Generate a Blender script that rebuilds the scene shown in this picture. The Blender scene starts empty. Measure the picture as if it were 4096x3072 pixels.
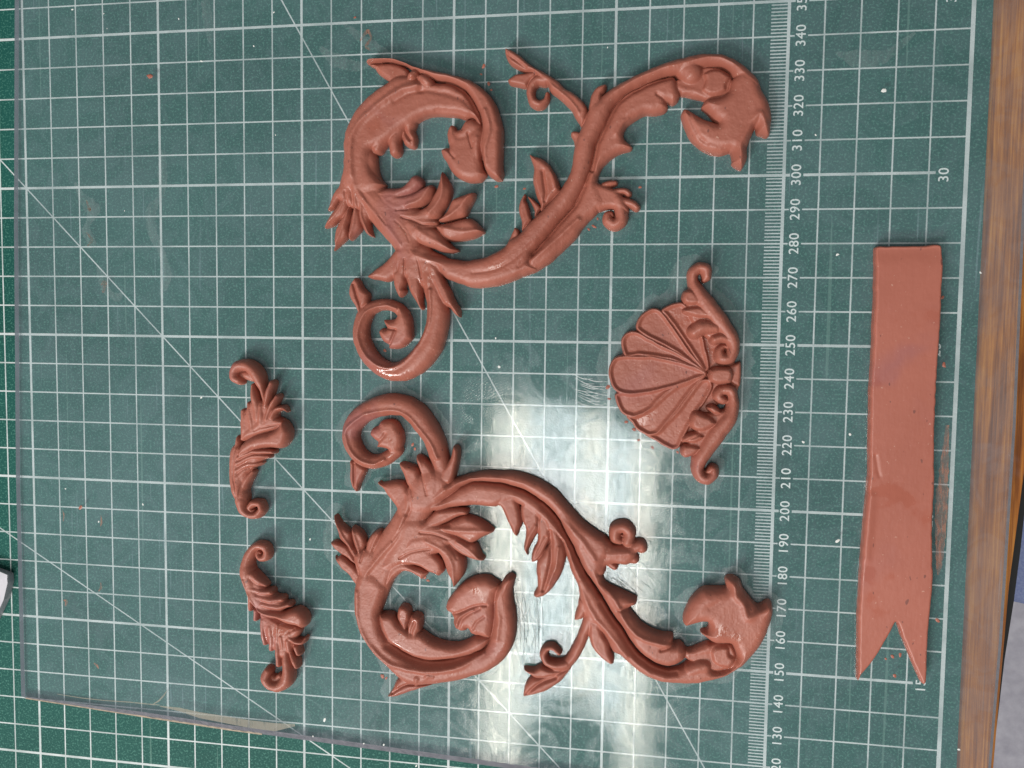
import bpy, math, random
import numpy as np
from mathutils import Matrix, Vector

# ------------------------------------------------------------------ camera, world, lamps, exposure
S = bpy.context.scene
MM = 0.001
CAM_F = 3309.335                      # focal length in pixels of the 4096 wide photograph
CAM_C = np.array([-88.486, 253.280, 256.747])          # millimetres, mat corner = origin
CAM_R = np.array([[0.98675263, 0.01238908, -0.16175834],
                  [0.02257847, -0.99786361, 0.06130600],
                  [-0.16065323, -0.06414612, -0.98492427]])
cam = bpy.data.cameras.new('camera')
cam_o = bpy.data.objects.new('camera', cam)
S.collection.objects.link(cam_o)
cam.sensor_width = 36.0
cam.lens = CAM_F / 4096 * 36.0
cam.clip_start = 0.01
cam.clip_end = 50
m = Matrix.Identity(4)
for r in range(3):
    m[r][0] = CAM_R[0][r]; m[r][1] = -CAM_R[1][r]; m[r][2] = -CAM_R[2][r]; m[r][3] = CAM_C[r] * MM
cam_o.matrix_world = m
S.camera = cam_o

W = bpy.data.worlds.new('World'); S.world = W; W.use_nodes = True
bg = W.node_tree.nodes['Background']
bg.inputs['Color'].default_value = (0.93, 0.97, 1.0, 1)
bg.inputs['Strength'].default_value = 0.16

def area_lamp(name, loc, sx, sy, rotz, radiance, col=(1, 0.97, 0.92)):
    l = bpy.data.lights.new(name, 'AREA'); l.shape = 'RECTANGLE'
    l.size = sx; l.size_y = sy; l.color = col
    l.energy = radiance * sx * sy * math.pi       # watts so that the surface has this radiance
    o = bpy.data.objects.new(name, l); S.collection.objects.link(o)
    o.location = loc; o.rotation_euler = (0, 0, rotz)
    return o
# ceiling troffer with its tubes (mirrored in the glass at the lower right of the middle)
LAMP_ROT = math.radians(-1.2)
LAMP_Z = 1.30
def troffer(x0, y0, strips):
    for (u0, u1, v0, v1, rad, col) in strips:
        u = (u0 + u1) / 2; v = (v0 + v1) / 2
        c, s = math.cos(LAMP_ROT), math.sin(LAMP_ROT)
        area_lamp('bench_light', (x0 + u * c - v * s, y0 + u * s + v * c, LAMP_Z), u1 - u0, v1 - v0, LAMP_ROT, rad, col)
WARM = (1.0, 0.94, 0.82); COOL = (0.90, 0.98, 1.0)
troffer(-0.376, 0.115, [  # middle strips cut short in steps, shaping a head's silhouette into the reflection
    (0.000, 0.070, -0.72, 0.0, 16.0, WARM),
    (0.070, 0.095, -0.62, 0.0, 12.5, COOL),
    (0.095, 0.125, -0.575, 0.0, 12.0, COOL),
    (0.125, 0.170, -0.555, 0.0, 12.0, COOL),
    (0.170, 0.215, -0.555, -0.01, 15.5, WARM),
    (0.215, 0.245, -0.585, -0.03, 12.0, COOL),
    (0.245, 0.268, -0.64, -0.04, 12.0, COOL),
    (0.268, 0.312, -0.74, -0.05, 15.5, WARM)])
# the other lights of the room, below and left of the picture
area_lamp('room_light', (-0.95, -1.05, LAMP_Z), 0.8, 0.42, 0.3, 48.0, (1, 0.98, 0.95))
area_lamp('room_light', (-2.3, 0.2, 1.6), 0.5, 1.0, 0.1, 6.0, (0.97, 0.98, 1.0))

S.render.engine = 'CYCLES'
S.render.resolution_x = 1024; S.render.resolution_y = 768
S.view_settings.view_transform = 'Standard'
S.view_settings.look = 'None'
S.view_settings.exposure = 0.0
S.view_settings.gamma = 1.0
S.cycles.transparent_max_bounces = 14
S.cycles.max_bounces = 5; S.cycles.diffuse_bounces = 2; S.cycles.glossy_bounces = 2

GLASS_Z = 2.1          # top of the sheet, millimetres above the mat
random.seed(4)
rng = np.random.default_rng(7)

# ------------------------------------------------------------------ helpers
COL = S.collection
def unproject(pts, z):
    """photograph pixels (4096 wide) -> millimetres on the level z"""
    pts = np.asarray(pts, float)
    d = np.c_[(pts[:, 0] - 2048) / CAM_F, (pts[:, 1] - 1536) / CAM_F, np.ones(len(pts))] @ CAM_R
    t = (z - CAM_C[2]) / d[:, 2]
    return CAM_C[:2] + t[:, None] * d[:, :2]

def tag(o, label=None, cat=None, group=None, kind=None):
    if label: o['label'] = label
    if cat: o['category'] = cat
    if group: o['group'] = group
    if kind: o['kind'] = kind
    return o

def mesh_obj(name, verts, faces, mat=None, parent=None, smooth=False):
    me = bpy.data.meshes.new(name)
    me.from_pydata([tuple(float(c) for c in v) for v in verts], [], [tuple(int(i) for i in f) for f in faces])
    me.update()
    if mat: me.materials.append(mat)
    if smooth: me.shade_smooth()
    o = bpy.data.objects.new(name, me); COL.objects.link(o)
    if parent: o.parent = parent
    return o

def prism(name, poly, z0, z1, mats, parent=None):
    """closed slab; poly counter-clockwise in mm; mats: top, bottom, side"""
    n = len(poly)
    v = [(x * MM, y * MM, z1 * MM) for x, y in poly] + [(x * MM, y * MM, z0 * MM) for x, y in poly]
    f = [tuple(range(n)), tuple(range(2 * n - 1, n - 1, -1))] + [(i, i + n, (i + 1) % n + n, (i + 1) % n) for i in range(n)]
    o = mesh_obj(name, v, f, None, parent)
    for mt in mats: o.data.materials.append(mt)
    if len(mats) == 3:
        o.data.polygons[1].material_index = 1
        for q in o.data.polygons[2:]: q.material_index = 2
    return o

def empty(name, x, y, z):
    o = bpy.data.objects.new(name, None); COL.objects.link(o)
    o.location = (x * MM, y * MM, z * MM); o.empty_display_size = 0.01
    return o

class NT:
    """small node-tree writer"""
    def __init__(self, name):
        self.m = bpy.data.materials.new(name); self.m.use_nodes = True
        self.t = self.m.node_tree; self.t.nodes.clear()
        self.out = self.t.nodes.new('ShaderNodeOutputMaterial')
    def n(self, typ, **kw):
        nd = self.t.nodes.new('ShaderNode' + typ)
        ins = kw.pop('ins', {})
        for k, v in kw.items(): setattr(nd, k, v)
        for k, v in ins.items(): self.set(nd.inputs[k], v)
        return nd
    def set(self, sock, v):
        if isinstance(v, bpy.types.NodeSocket): self.t.links.new(v, sock)
        elif isinstance(v, bpy.types.Node): self.t.links.new(v.outputs[0], sock)
        else:
            if isinstance(v, (tuple, list)) and len(v) == 3 and sock.type == 'RGBA': v = (*v, 1)
            sock.default_value = v
    def math(self, op, a, b=None, c=None, clamp=False):
        nd = self.t.nodes.new('ShaderNodeMath'); nd.operation = op; nd.use_clamp = clamp
        for i, v in enumerate((a, b, c)):
            if v is not None: self.set(nd.inputs[i], v)
        return nd.outputs[0]
    def noise(self, vec, scale, detail=3, rough=0.55, dist=0.0):
        nd = self.n('TexNoise', ins={'Vector': vec, 'Scale': scale, 'Detail': detail, 'Roughness': rough, 'Distortion': dist})
        return nd.outputs[0]
    def ramp(self, fac, stops):
        nd = self.t.nodes.new('ShaderNodeValToRGB'); self.set(nd.inputs[0], fac)
        el = nd.color_ramp.elements
        while len(el) < len(stops): el.new(0.5)
        for e, (p, c) in zip(el, stops):
            e.position = p; e.color = (*c, 1) if len(c) == 3 else c
        return nd.outputs[0]
    def smooth(self, v, lo, hi, a=0.0, b=1.0):
        nd = self.n('MapRange', interpolation_type='SMOOTHSTEP', ins={0: v, 1: lo, 2: hi, 3: a, 4: b})
        return nd.outputs[0]
    def mix(self, fac, a, b):
        nd = self.t.nodes.new('ShaderNodeMix'); nd.data_type = 'RGBA'
        self.set(nd.inputs[0], fac); self.set(nd.inputs[6], a); self.set(nd.inputs[7], b)
        return nd.outputs[2]
    def pos(self, scale=(1, 1, 1), rot=(0, 0, 0)):
        g = self.n('NewGeometry').outputs['Position']
        mp = self.n('Mapping', ins={'Vector': g, 'Scale': scale, 'Rotation': rot})
        return mp.outputs[0]
    def bump(self, h, strength, dist):
        return self.n('Bump', ins={'Strength': strength, 'Distance': dist, 'Height': h}).outputs[0]
    def done(self, sh):
        self.set(self.out.inputs[0], sh); return self.m

# ------------------------------------------------------------------ materials
def mat_cutting_mat():
    k = NT('mat_green')
    P = k.n('NewGeometry').outputs['Position']
    sp = k.n('SeparateXYZ', ins={0: P})
    # print wobble, in millimetres
    wob = k.math('MULTIPLY', k.math('SUBTRACT', k.noise(P, 1800, 2), 0.5), 0.16)
    X = k.math('ADD', k.math('MULTIPLY', sp.outputs[0], 1000), wob)
    Y = k.math('ADD', k.math('MULTIPLY', sp.outputs[1], 1000), wob)
    def line(v, half):        # 1 inside |v| < half, soft over .07 mm
        return k.smooth(k.math('ABSOLUTE', v), half - 0.05, half + 0.06, 1.0, 0.0)
    def pp(v, per):           # signed distance to the nearest multiple of per
        return k.math('PINGPONG', v, per / 2) if False else k.math('SUBTRACT', v, k.math('MULTIPLY', k.math('ROUND', k.math('DIVIDE', v, per)), per))
    inx = k.math('LESS_THAN', X, 0.55)
    # columns
    cols = k.math('MAXIMUM', line(pp(X, 10), 0.215), line(pp(X, 50), 0.39))
    cols = k.math('MAXIMUM', cols, line(k.math('ADD', X, 0.0), 0.62))
    ruler = line(k.math('ADD', X, 50.0), 0.46)
    cols = k.math('MULTIPLY', k.math('MAXIMUM', cols, ruler), inx)
    # rows
    rows = k.math('MAXIMUM', line(pp(Y, 10), 0.215), line(pp(Y, 50), 0.39))
    def box(v, a, b):
        return k.math('MULTIPLY', k.math('GREATER_THAN', v, a), k.math('LESS_THAN', v, b))
    gap1 = box(X, -48.3, -44.5)
    gap2 = k.math('MULTIPLY', box(X, -8.2, -0.5), k.math('LESS_THAN', k.math('ABSOLUTE', pp(Y, 50)), 2))
    rows = k.math('MULTIPLY', rows, k.math('SUBTRACT', 1.0, k.math('MAXIMUM', gap1, gap2)))
    rows = k.math('MULTIPLY', rows, inx)
    ticks = k.math('MULTIPLY', line(pp(Y, 1), 0.17), box(X, -55.0, -50.0))
    # angle lines through the corner
    def ang(deg):
        a = math.radians(deg)
        return line(k.math('ADD', k.math('MULTIPLY', X, math.sin(a)), k.math('MULTIPLY', Y, math.cos(a))), 0.2)
    diag = k.math('MAXIMUM', k.math('MAXIMUM', ang(45), ang(60)), ang(30))
    diag = k.math('MULTIPLY', diag, k.math('LESS_THAN', X, -60))
    ln = k.math('MAXIMUM', k.math('MAXIMUM', cols, rows), k.math('MAXIMUM', ticks, diag))
    # worn print
    wear = k.smooth(k.noise(P, 2600, 2, 0.7), 0.30, 0.40)
    wear2 = k.smooth(k.noise(P, 60, 3), 0.35, 0.6, 0.66, 0.96)
    ln = k.math('MULTIPLY', ln, k.math('MULTIPLY', k.math('ADD', 0.55, k.math('MULTIPLY', wear, 0.45)), wear2))
    gcol = k.ramp(k.noise(P, 22, 4), [(0.3, (0.005, 0.064, 0.053)), (0.7, (0.012, 0.092, 0.076))])
    spk = k.smooth(k.noise(P, 1500, 2, 0.6), 0.52, 0.64)
    gcol = k.mix(k.math('MULTIPLY', spk, 0.45), gcol, (0.10, 0.28, 0.22))
    dark = k.smooth(k.noise(P, 14, 4, 0.6, 1.0), 0.62, 0.75)
    gcol = k.mix(k.math('MULTIPLY', dark, 0.35), gcol, (0.018, 0.035, 0.030))
    c1 = k.smooth(k.noise(k.pos((1, 0.012, 1), (0, 0, 1.1)), 700, 0, 0.5), 0.80, 0.83)
    c2 = k.smooth(k.noise(k.pos((1, 0.015, 1), (0, 0, -0.35)), 600, 0, 0.5), 0.80, 0.83)
    gcol = k.mix(k.math('MULTIPLY', k.math('MAXIMUM', c1, c2), 0.5), gcol, (0.12, 0.24, 0.20))
    col = k.mix(ln, gcol, (0.60, 0.64, 0.64))
    nb = k.bump(k.noise(P, 1300, 2, 0.6), 0.55, 0.0002)
    b = k.n('BsdfPrincipled', ins={'Base Color': col, 'Roughness': 0.6, 'Specular IOR Level': 0.16, 'Normal': nb})
    return k.done(b)

def mat_print():
    k = NT('white_print'); P = k.pos()
    c = k.ramp(k.noise(P, 2200, 2, 0.7), [(0.32, (0.30, 0.40, 0.37)), (0.42, (0.74, 0.77, 0.76))])
    return k.done(k.n('BsdfPrincipled', ins={'Base Color': c, 'Roughness': 0.6}))

def mat_clay(name, base, lo, gloss=0.41, rough=0.25):
    k = NT(name); P = k.pos()
    n1 = k.noise(P, 38, 5, 0.65)
    col = k.ramp(n1, [(0.25, lo), (0.75, base)])
    pur = k.smooth(k.noise(P, 28, 3, 0.5, 0.8), 0.56, 0.74)
    col = k.mix(k.math('MULTIPLY', pur, 0.55), col, (0.30, 0.110, 0.115))
    fl = k.smooth(k.noise(k.pos((1, 0.5, 1), (0, 0, 0.5)), 800, 1, 0.5), 0.745, 0.775)
    col = k.mix(k.math('MULTIPLY', fl, 0.55), col, (0.07, 0.03, 0.03))
    fl2 = k.smooth(k.noise(k.pos((1, 1, 1), (1, 2, 3)), 1300, 1, 0.5), 0.74, 0.78)
    col = k.mix(k.math('MULTIPLY', fl2, 0.4), col, (0.7, 0.45, 0.36))
    st = k.noise(k.pos((1, 0.18, 1), (0, 0, 0.7)), 800, 3, 0.65)
    h = k.math('ADD', k.math('MULTIPLY', st, 0.9), k.math('MULTIPLY', k.noise(P, 330, 4, 0.65), 0.6))
    nb = k.bump(h, rough, 0.00035)
    wet = k.smooth(k.noise(k.pos((1, 1, 1), (0.4, 0.2, 0)), 75, 3, 0.6), 0.56, 0.68)
    ro = k.math('SUBTRACT', gloss + 0.08, k.math('MULTIPLY', wet, 0.30))
    b = k.n('BsdfPrincipled', ins={'Base Color': col, 'Roughness': ro, 'Specular IOR Level': 0.5, 'Normal': nb})
    return k.done(b)

def mat_glass_top():
    k = NT('glass_top'); P = k.pos()
    # finger grease: streaks, whorls, smears
    w = k.n('TexWave', wave_type='RINGS', rings_direction='SPHERICAL', ins={'Vector': P, 'Scale': 420.0, 'Distortion': 26.0, 'Detail': 1.0, 'Detail Scale': 0.10}).outputs[1]
    wide = k.noise(P, 17, 1, 0.5)
    blot = k.noise(P, 62, 3, 0.62, 2.2)
    whorl = k.math('MULTIPLY', w, k.smooth(blot, 0.50, 0.60))
    streak = k.noise(k.pos((1, 0.32, 1), (0, 0, 0.9)), 800, 2, 0.7)
    patch = k.smooth(blot, 0.44, 0.56)
    sc = k.smooth(k.noise(k.pos((1, 0.03, 1), (0, 0, -0.75)), 900, 1, 0.5), 0.685, 0.72)
    haze = k.math('ADD', 0.086, k.math('MULTIPLY', patch, 0.024))
    haze = k.math('ADD', haze, k.math('MULTIPLY', k.smooth(streak, 0.5, 0.7), 0.014))
    haze = k.math('ADD', haze, k.math('MULTIPLY', k.math('MULTIPLY', sc, k.smooth(wide, 0.45, 0.6)), 0.10))
    haze = k.math('ADD', haze, k.math('MULTIPLY', k.smooth(wide, 0.35, 0.75), 0.040))
    ro = k.math('ADD', 0.070, k.math('MULTIPLY', patch, 0.05))
    ro = k.math('ADD', ro, k.math('MULTIPLY', k.smooth(streak, 0.45, 0.75), 0.02))
    h = k.math('ADD', k.math('MULTIPLY', whorl, 0.5), k.math('MULTIPLY', streak, 0.6))
    nb = k.bump(h, 0.03, 0.0002)
    g = k.n('NewGeometry')
    cs = k.n('VectorMath', operation='DOT_PRODUCT', ins={0: g.outputs['Incoming'], 1: g.outputs['Normal']}).outputs['Value']
    fr = k.math('ADD', 0.048, k.math('MULTIPLY', 0.952, k.math('POWER', k.math('SUBTRACT', 1.0, k.math('ABSOLUTE', cs)), 5.0)))
    fr = k.math('MULTIPLY', fr, k.math('ADD', 0.66, k.math('MULTIPLY', k.smooth(k.math('ADD', k.math('MULTIPLY', streak, 0.6), k.math('MULTIPLY', blot, 0.4)), 0.36, 0.6), 0.50)))
    tr = k.n('BsdfTransparent', ins={'Color': (0.985, 0.995, 0.995)})
    gl = k.n('BsdfGlossy', ins={'Color': (1, 1, 1), 'Roughness': ro, 'Normal': nb})
    di = k.n('BsdfDiffuse', ins={'Color': (0.50, 0.63, 0.72)})
    a = k.n('MixShader', ins={0: haze, 1: tr, 2: di})
    b = k.n('MixShader', ins={0: fr, 1: a, 2: gl})
    return k.done(b)

def mat_glass_bottom():
    k = NT('glass_underside')
    tr = k.n('BsdfTransparent', ins={'Color': (0.99, 1.0, 1.0)})
    gl = k.n('BsdfGlossy', ins={'Roughness': 0.12})
    return k.done(k.n('MixShader', ins={0: 0.012, 1: tr, 2: gl}))

def mat_glass_side():
    k = NT('glass_cut_edge'); P = k.pos((1, 1, 0.2))
    c = k.ramp(k.noise(P, 600, 3), [(0.3, (0.24, 0.23, 0.27)), (0.7, (0.38, 0.36, 0.41))])
    tr = k.n('BsdfTransparent', ins={'Color': (0.75, 0.78, 0.8)})
    p = k.n('BsdfPrincipled', ins={'Base Color': c, 'Roughness': 0.35})
    tl = k.n('BsdfTranslucent', ins={'Color': (0.34, 0.33, 0.38)})
    p = k.n('MixShader', ins={0: 0.5, 1: p, 2: tl})
    return k.done(k.n('MixShader', ins={0: 0.94, 1: tr, 2: p}))

def mat_wood():
    k = NT('varnished_wood')
    P = k.pos()
    g = k.noise(k.pos((1, 0.02, 1)), 1000, 2, 0.8, 0.1)
    g2 = k.noise(k.pos((1, 0.15, 1)), 150, 4, 0.65, 0.6)
    fac = k.math('ADD', k.math('MULTIPLY', g, 0.55), k.math('MULTIPLY', g2, 0.45))
    c = k.ramp(fac, [(0.37, (0.15, 0.040, 0.005)), (0.45, (0.24, 0.072, 0.010)), (0.53, (0.38, 0.130, 0.018)), (0.62, (0.54, 0.220, 0.038))])
    c = k.mix(k.math('MULTIPLY', k.smooth(k.noise(P, 9, 3, 0.6), 0.45, 0.62), 0.5), c, (0.20, 0.055, 0.012))
    pink = k.smooth(k.noise(P, 38, 3, 0.6, 0.6), 0.60, 0.68)
    c = k.mix(k.math('MULTIPLY', pink, 0.25), c, (0.30, 0.17, 0.14))
    nb = k.bump(g, 0.25, 0.0003)
    return k.done(k.n('BsdfPrincipled', ins={'Base Color': c, 'Roughness': 0.42, 'Normal': nb}))

def mat_simple(name, c, ro=0.6, noise=0.0, scale=300, c2=None, spec=0.5, metal=0.0):
    k = NT(name); P = k.pos()
    col = k.ramp(k.noise(P, scale, 4, 0.6), [(0.32, c), (0.68, c2 or c)])
    nb = k.bump(k.noise(P, scale * 2, 3), noise, 0.0005)
    return k.done(k.n('BsdfPrincipled', ins={'Base Color': col, 'Roughness': ro, 'Normal': nb, 'Specular IOR Level': spec, 'Metallic': metal}))

def mat_film(name, col, alpha, ro=0.2, fine=700, lo=0.35, hi=0.6, gl=0.03):
    """thin see-through smear lying on the glass"""
    k = NT(name); P = k.pos()
    n = k.noise(k.pos((1, 0.25, 1), (0, 0, 0.6)), fine, 4, 0.65)
    f = k.math('MULTIPLY', k.smooth(n, lo, hi, 0.35, 1.0), alpha)
    nb = k.bump(n, 0.5, 0.0004)
    tr = k.n('BsdfTransparent')
    di = k.n('BsdfDiffuse', ins={'Color': col})
    g = k.n('BsdfGlossy', ins={'Roughness': ro, 'Normal': nb})
    a = k.n('MixShader', ins={0: f, 1: tr, 2: di})
    return k.done(k.n('MixShader', ins={0: gl, 1: a, 2: g}))

M_MAT = mat_cutting_mat(); M_PRINT = mat_print()
M_CLAY = mat_clay('red_clay', (0.40, 0.132, 0.090), (0.30, 0.090, 0.060))
M_RIB = mat_clay('red_clay_rolled', (0.43, 0.137, 0.095), (0.36, 0.108, 0.073), 0.36, 0.14)
M_GT = mat_glass_top(); M_GB = mat_glass_bottom(); M_GS = mat_glass_side()
M_WOOD = mat_wood()
M_MATSIDE = mat_simple('mat_core', (0.02, 0.06, 0.045), 0.7)
M_BLACK = mat_simple('strip_black', (0.006, 0.006, 0.007), 0.6)
M_FLOOR = mat_simple('grey_floor', (0.30, 0.29, 0.34), 0.7, 0.2, 60, (0.42, 0.41, 0.46))
M_TAN = mat_film('tan_glue_film', (0.40, 0.36, 0.29), 0.50, 0.4, 500, 0.3, 0.5, 0.01)
M_CHIP = mat_simple('tan_edge_chip', (0.22, 0.16, 0.11), 0.6, 0.3, 500, (0.40, 0.31, 0.22))
M_SMEAR = mat_film('clay_grease', (0.55, 0.60, 0.61), 0.095, 0.30, 600, 0.35, 0.6, 0.012)
M_FAINT = mat_film('clay_grease_thin', (0.50, 0.58, 0.58), 0.045, 0.30, 600, 0.35, 0.6, 0.008)
M_RSMEAR = mat_film('clay_smear', (0.45, 0.20, 0.14), 0.55, 0.3, 900, 0.45, 0.6, 0.02)
M_TOOL = mat_simple('grey_plastic', (0.50, 0.48, 0.52), 0.45, 0.05, 200, (0.58, 0.56, 0.60))
M_WHITE = mat_simple('white_fleck', (0.75, 0.75, 0.72), 0.6)
M_JEANS = mat_simple('blue_cotton', (0.26, 0.33, 0.66), 0.9, 0.2, 900, (0.42, 0.50, 0.80))

# ------------------------------------------------------------------ setting: floor, table, mat, glass
fl = mesh_obj('floor', [(-4, -4, -0.74), (4, -4, -0.74), (4, 4, -0.74), (-4, 4, -0.74)], [(0, 1, 2, 3)], M_FLOOR)
tag(fl, kind='structure')
table = empty('table', -200, 200, -33)
tag(table, 'brown varnished wooden table under the green mat', 'table')
table['kind'] = 'structure'
def table_part(name, poly, z0, z1, mt):
    o = prism(name, poly, z0, z1, [mt], table)
    o.matrix_parent_inverse = Matrix.Translation((0.2, -0.2, 0.033))
    return o
table_part('table_top', [(-900, -300), (11.0, -300), (15.8, 110), (18.0, 180), (20.6, 216), (27, 300), (34, 520), (34, 800), (-900, 800)], -33, -3.0, M_WOOD)
bo = unproject([(3968, 3072), (3988, 2900), (4018, 2640), (4056, 2400), (4082, 2200), (4108, 1960)], -12)
STRIP = [(16.2, 60), (18.0, 60)] + [tuple(q) for q in bo] + [(31.0, 260), (42, 520), (34.5, 520), (27.4, 300), (21.0, 216), (18.4, 180)]
table_part('black_strip', STRIP, -30, -12, M_BLACK)  # plain black strip, lower than the table top and just outside its right edge

mat = empty('cutting_mat', -200, 200, 0)
tag(mat, 'green self-healing cutting mat with white grid, lying on the wooden table', 'cutting mat')
MP = Matrix.Translation((0.2, -0.2, 0))
o = prism('mat_sheet', [(-600, -5), (5, -5), (5, 455), (-600, 455)], -2.9, 0.0, [M_MAT, M_MATSIDE, M_MATSIDE], mat)
o.matrix_parent_inverse = MP

def number(txt, x, y, cap, name):
    cu = bpy.data.curves.new(name, 'FONT'); cu.body = txt
    cu.size = cap / 0.70 * MM; cu.align_x = 'CENTER'; cu.align_y = 'CENTER'
    cu.space_character = 1.10; cu.offset = 0.0
    tmp = bpy.data.objects.new('tmp', cu); COL.objects.link(tmp)
    dg = bpy.context.evaluated_depsgraph_get()
    me = bpy.data.meshes.new_from_object(tmp.evaluated_get(dg))
    me.name = name
    bpy.data.objects.remove(tmp); bpy.data.curves.remove(cu)
    nv = len(me.vertices); co = np.zeros(nv * 3, np.float32); me.vertices.foreach_get('co', co); co = co.reshape(-1, 3)
    vs = []; fs = []
    for q, (dx, dy) in enumerate(((-.03, -.02), (.03, -.02), (-.03, .02), (.03, .02))):
        vs += [(c_[0] + dx * MM, c_[1] + dy * MM, q * 0.004 * MM) for c_ in co]
        fs += [tuple(i + q * nv for i in pl.vertices) for pl in me.polygons]
    bpy.data.meshes.remove(me)
    me = bpy.data.meshes.new(name); me.from_pydata(vs, [], fs); me.update()
    me.materials.clear(); me.materials.append(M_PRINT)
    o = bpy.data.objects.new(name, me); COL.objects.link(o)
    o.parent = mat; o.matrix_parent_inverse = MP
    o.location = (x * MM, y * MM, 0.04 * MM); o.rotation_euler = (0, 0, math.pi / 2)
    return o
for n in range(120, 360, 10):
    number(str(n), -46.4, n, 2.75, 'ruler_number')
for n in (15, 20, 25, 30, 35):
    number(str(n), -5.9, n * 10 - 0.7, 2.75, 'scale_number')

gx = lambda t: -305.3 + t
glass_poly = [(-305.4, 121.0), (-257.5, 118.2), (-228.5, 116.6), (-168.6, 114.2), (-100, 111.2), (13.0, 106.0), (14.8, 165), (15.5, 228), (15.2, 270), (14.0, 420), (-299.0, 420), (-303.4, 287), (-305.2, 200)]
glass = empty('glass_sheet', -150, 250, 0.15)
tag(glass, 'clear smeared glass sheet with a chipped front edge lying on the green mat', 'glass sheet')
GP = Matrix.Translation((0.15, -0.25, -0.00015))
o = prism('pane', glass_poly, 0.15, GLASS_Z, [M_GT, M_GB, M_GS], glass)
for q in range(6):                      # worn slope along the front: top edge set back, foot forward
    w_ = 0.35 if q == 0 else 1.0
    o.data.vertices[q].co.y += 1.7 * w_ * MM; o.data.vertices[q + len(glass_poly)].co.y -= 1.0 * MM
o.matrix_parent_inverse = GP

# chipped tan lip along the front edge
def ribbon_part(name, line, widths, z, mt, parent=glass, inv=GP):
    line = np.array(line, float); n = len(line)
    tn = np.gradient(line, axis=0); tn /= np.linalg.norm(tn, axis=1)[:, None]
    nr = np.c_[-tn[:, 1], tn[:, 0]]
    a = line + nr * np.array(widths)[:, None]
    v = [(p[0] * MM, p[1] * MM, z * MM) for p in line] + [(p[0] * MM, p[1] * MM, z * MM) for p in a]
    f = [(i, i + 1, n + i + 1, n + i) for i in range(n - 1)]
    o = mesh_obj(name, v, f, mt, parent); o.matrix_parent_inverse = inv
    return o
xs = np.linspace(-305, -215, 60)
gy = np.interp(xs, [q[0] for q in glass_poly[:6]], [q[1] for q in glass_poly[:6]])
ribbon_part('edge_chip', np.c_[xs, gy - 1.1], 0.35 + 0.75 * rng.random(60) * np.clip(np.sin(np.linspace(0.2, 3.1, 60)) + 0.3, 0, 1), 0.5, M_CHIP)

# ------------------------------------------------------------------ modelled clay ornaments
# outlines were measured on the photograph in enlargements: letter -> (x0, y0, scale)
FR = {c: (x, y, 800 / 2212) for c, x, y in [('A', 1300, 200), ('B', 1300, 700), ('C', 2000, 150), ('D', 2500, 150), ('E', 1900, 650),
      ('F', 1300, 1000), ('G', 1300, 1500), ('H', 1300, 1950), ('I', 1400, 2250), ('J', 1900, 1800), ('K', 2000, 2250), ('L', 2400, 2200),
      ('M', 2350, 1000), ('N', 2350, 1400)]}
FR.update({c: (800, y, 600 / 2212) for c, y in [('O', 1400), ('P', 1750), ('Q', 2120), ('R', 2400)]})
FR.update({c: (3200, y, 896 / 2212) for c, y in [('S', 900), ('V', 1700), ('T', 2400)]})

def pts_of(spec):
    """'A', [(x,y[,r])...], 'B', [...] -> photograph pixels (+ radius in pixels)"""
    out = []
    for i in range(0, len(spec), 2):
        x0, y0, s = FR[spec[i]]
        for q in spec[i + 1]:
            out.append((x0 + q[0] * s, y0 + q[1] * s) + ((q[2] * s,) if len(q) > 2 else ()))
    return np.array(out)

def catmull(p, closed, k=5):
    n = len(p); res = []
    rngi = range(n) if closed else range(n - 1)
    for i in rngi:
        if closed: a, b, c, d = p[i - 1], p[i], p[(i + 1) % n], p[(i + 2) % n]
        else: a, b, c, d = p[max(i - 1, 0)], p[i], p[i + 1], p[min(i + 2, n - 1)]
        # centripetal-like tension keeps tips from overshooting
        l1 = np.linalg.norm(b[:2] - a[:2]) + 1e-6; l2 = np.linalg.norm(c[:2] - b[:2]) + 1e-6; l3 = np.linalg.norm(d[:2] - c[:2]) + 1e-6
        m1 = (c - a) * l2 / (l1 + l2) * 0.85; m2 = (d - b) * l2 / (l2 + l3) * 0.85
        for j in range(k):
            t = j / k; t2 = t * t; t3 = t2 * t
            res.append((2 * t3 - 3 * t2 + 1) * b + (t3 - 2 * t2 + t) * m1 + (-2 * t3 + 3 * t2) * c + (t3 - t2) * m2)
    if not closed: res.append(p[-1])
    return np.array(res)

def noise2(X, Y, f, seed):
    """value noise on world millimetres"""
    r = np.random.default_rng(seed); T = r.random((64, 64))
    u = X * f; v = Y * f
    i = np.floor(u).astype(int); j = np.floor(v).astype(int); a = u - i; b = v - j
    a = a * a * (3 - 2 * a); b = b * b * (3 - 2 * b)
    i %= 64; j %= 64; i1 = (i + 1) % 64; j1 = (j + 1) % 64
    return (T[i, j] * (1 - a) + T[i1, j] * a) * (1 - b) + (T[i, j1] * (1 - a) + T[i1, j1] * a) * b - 0.5

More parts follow.
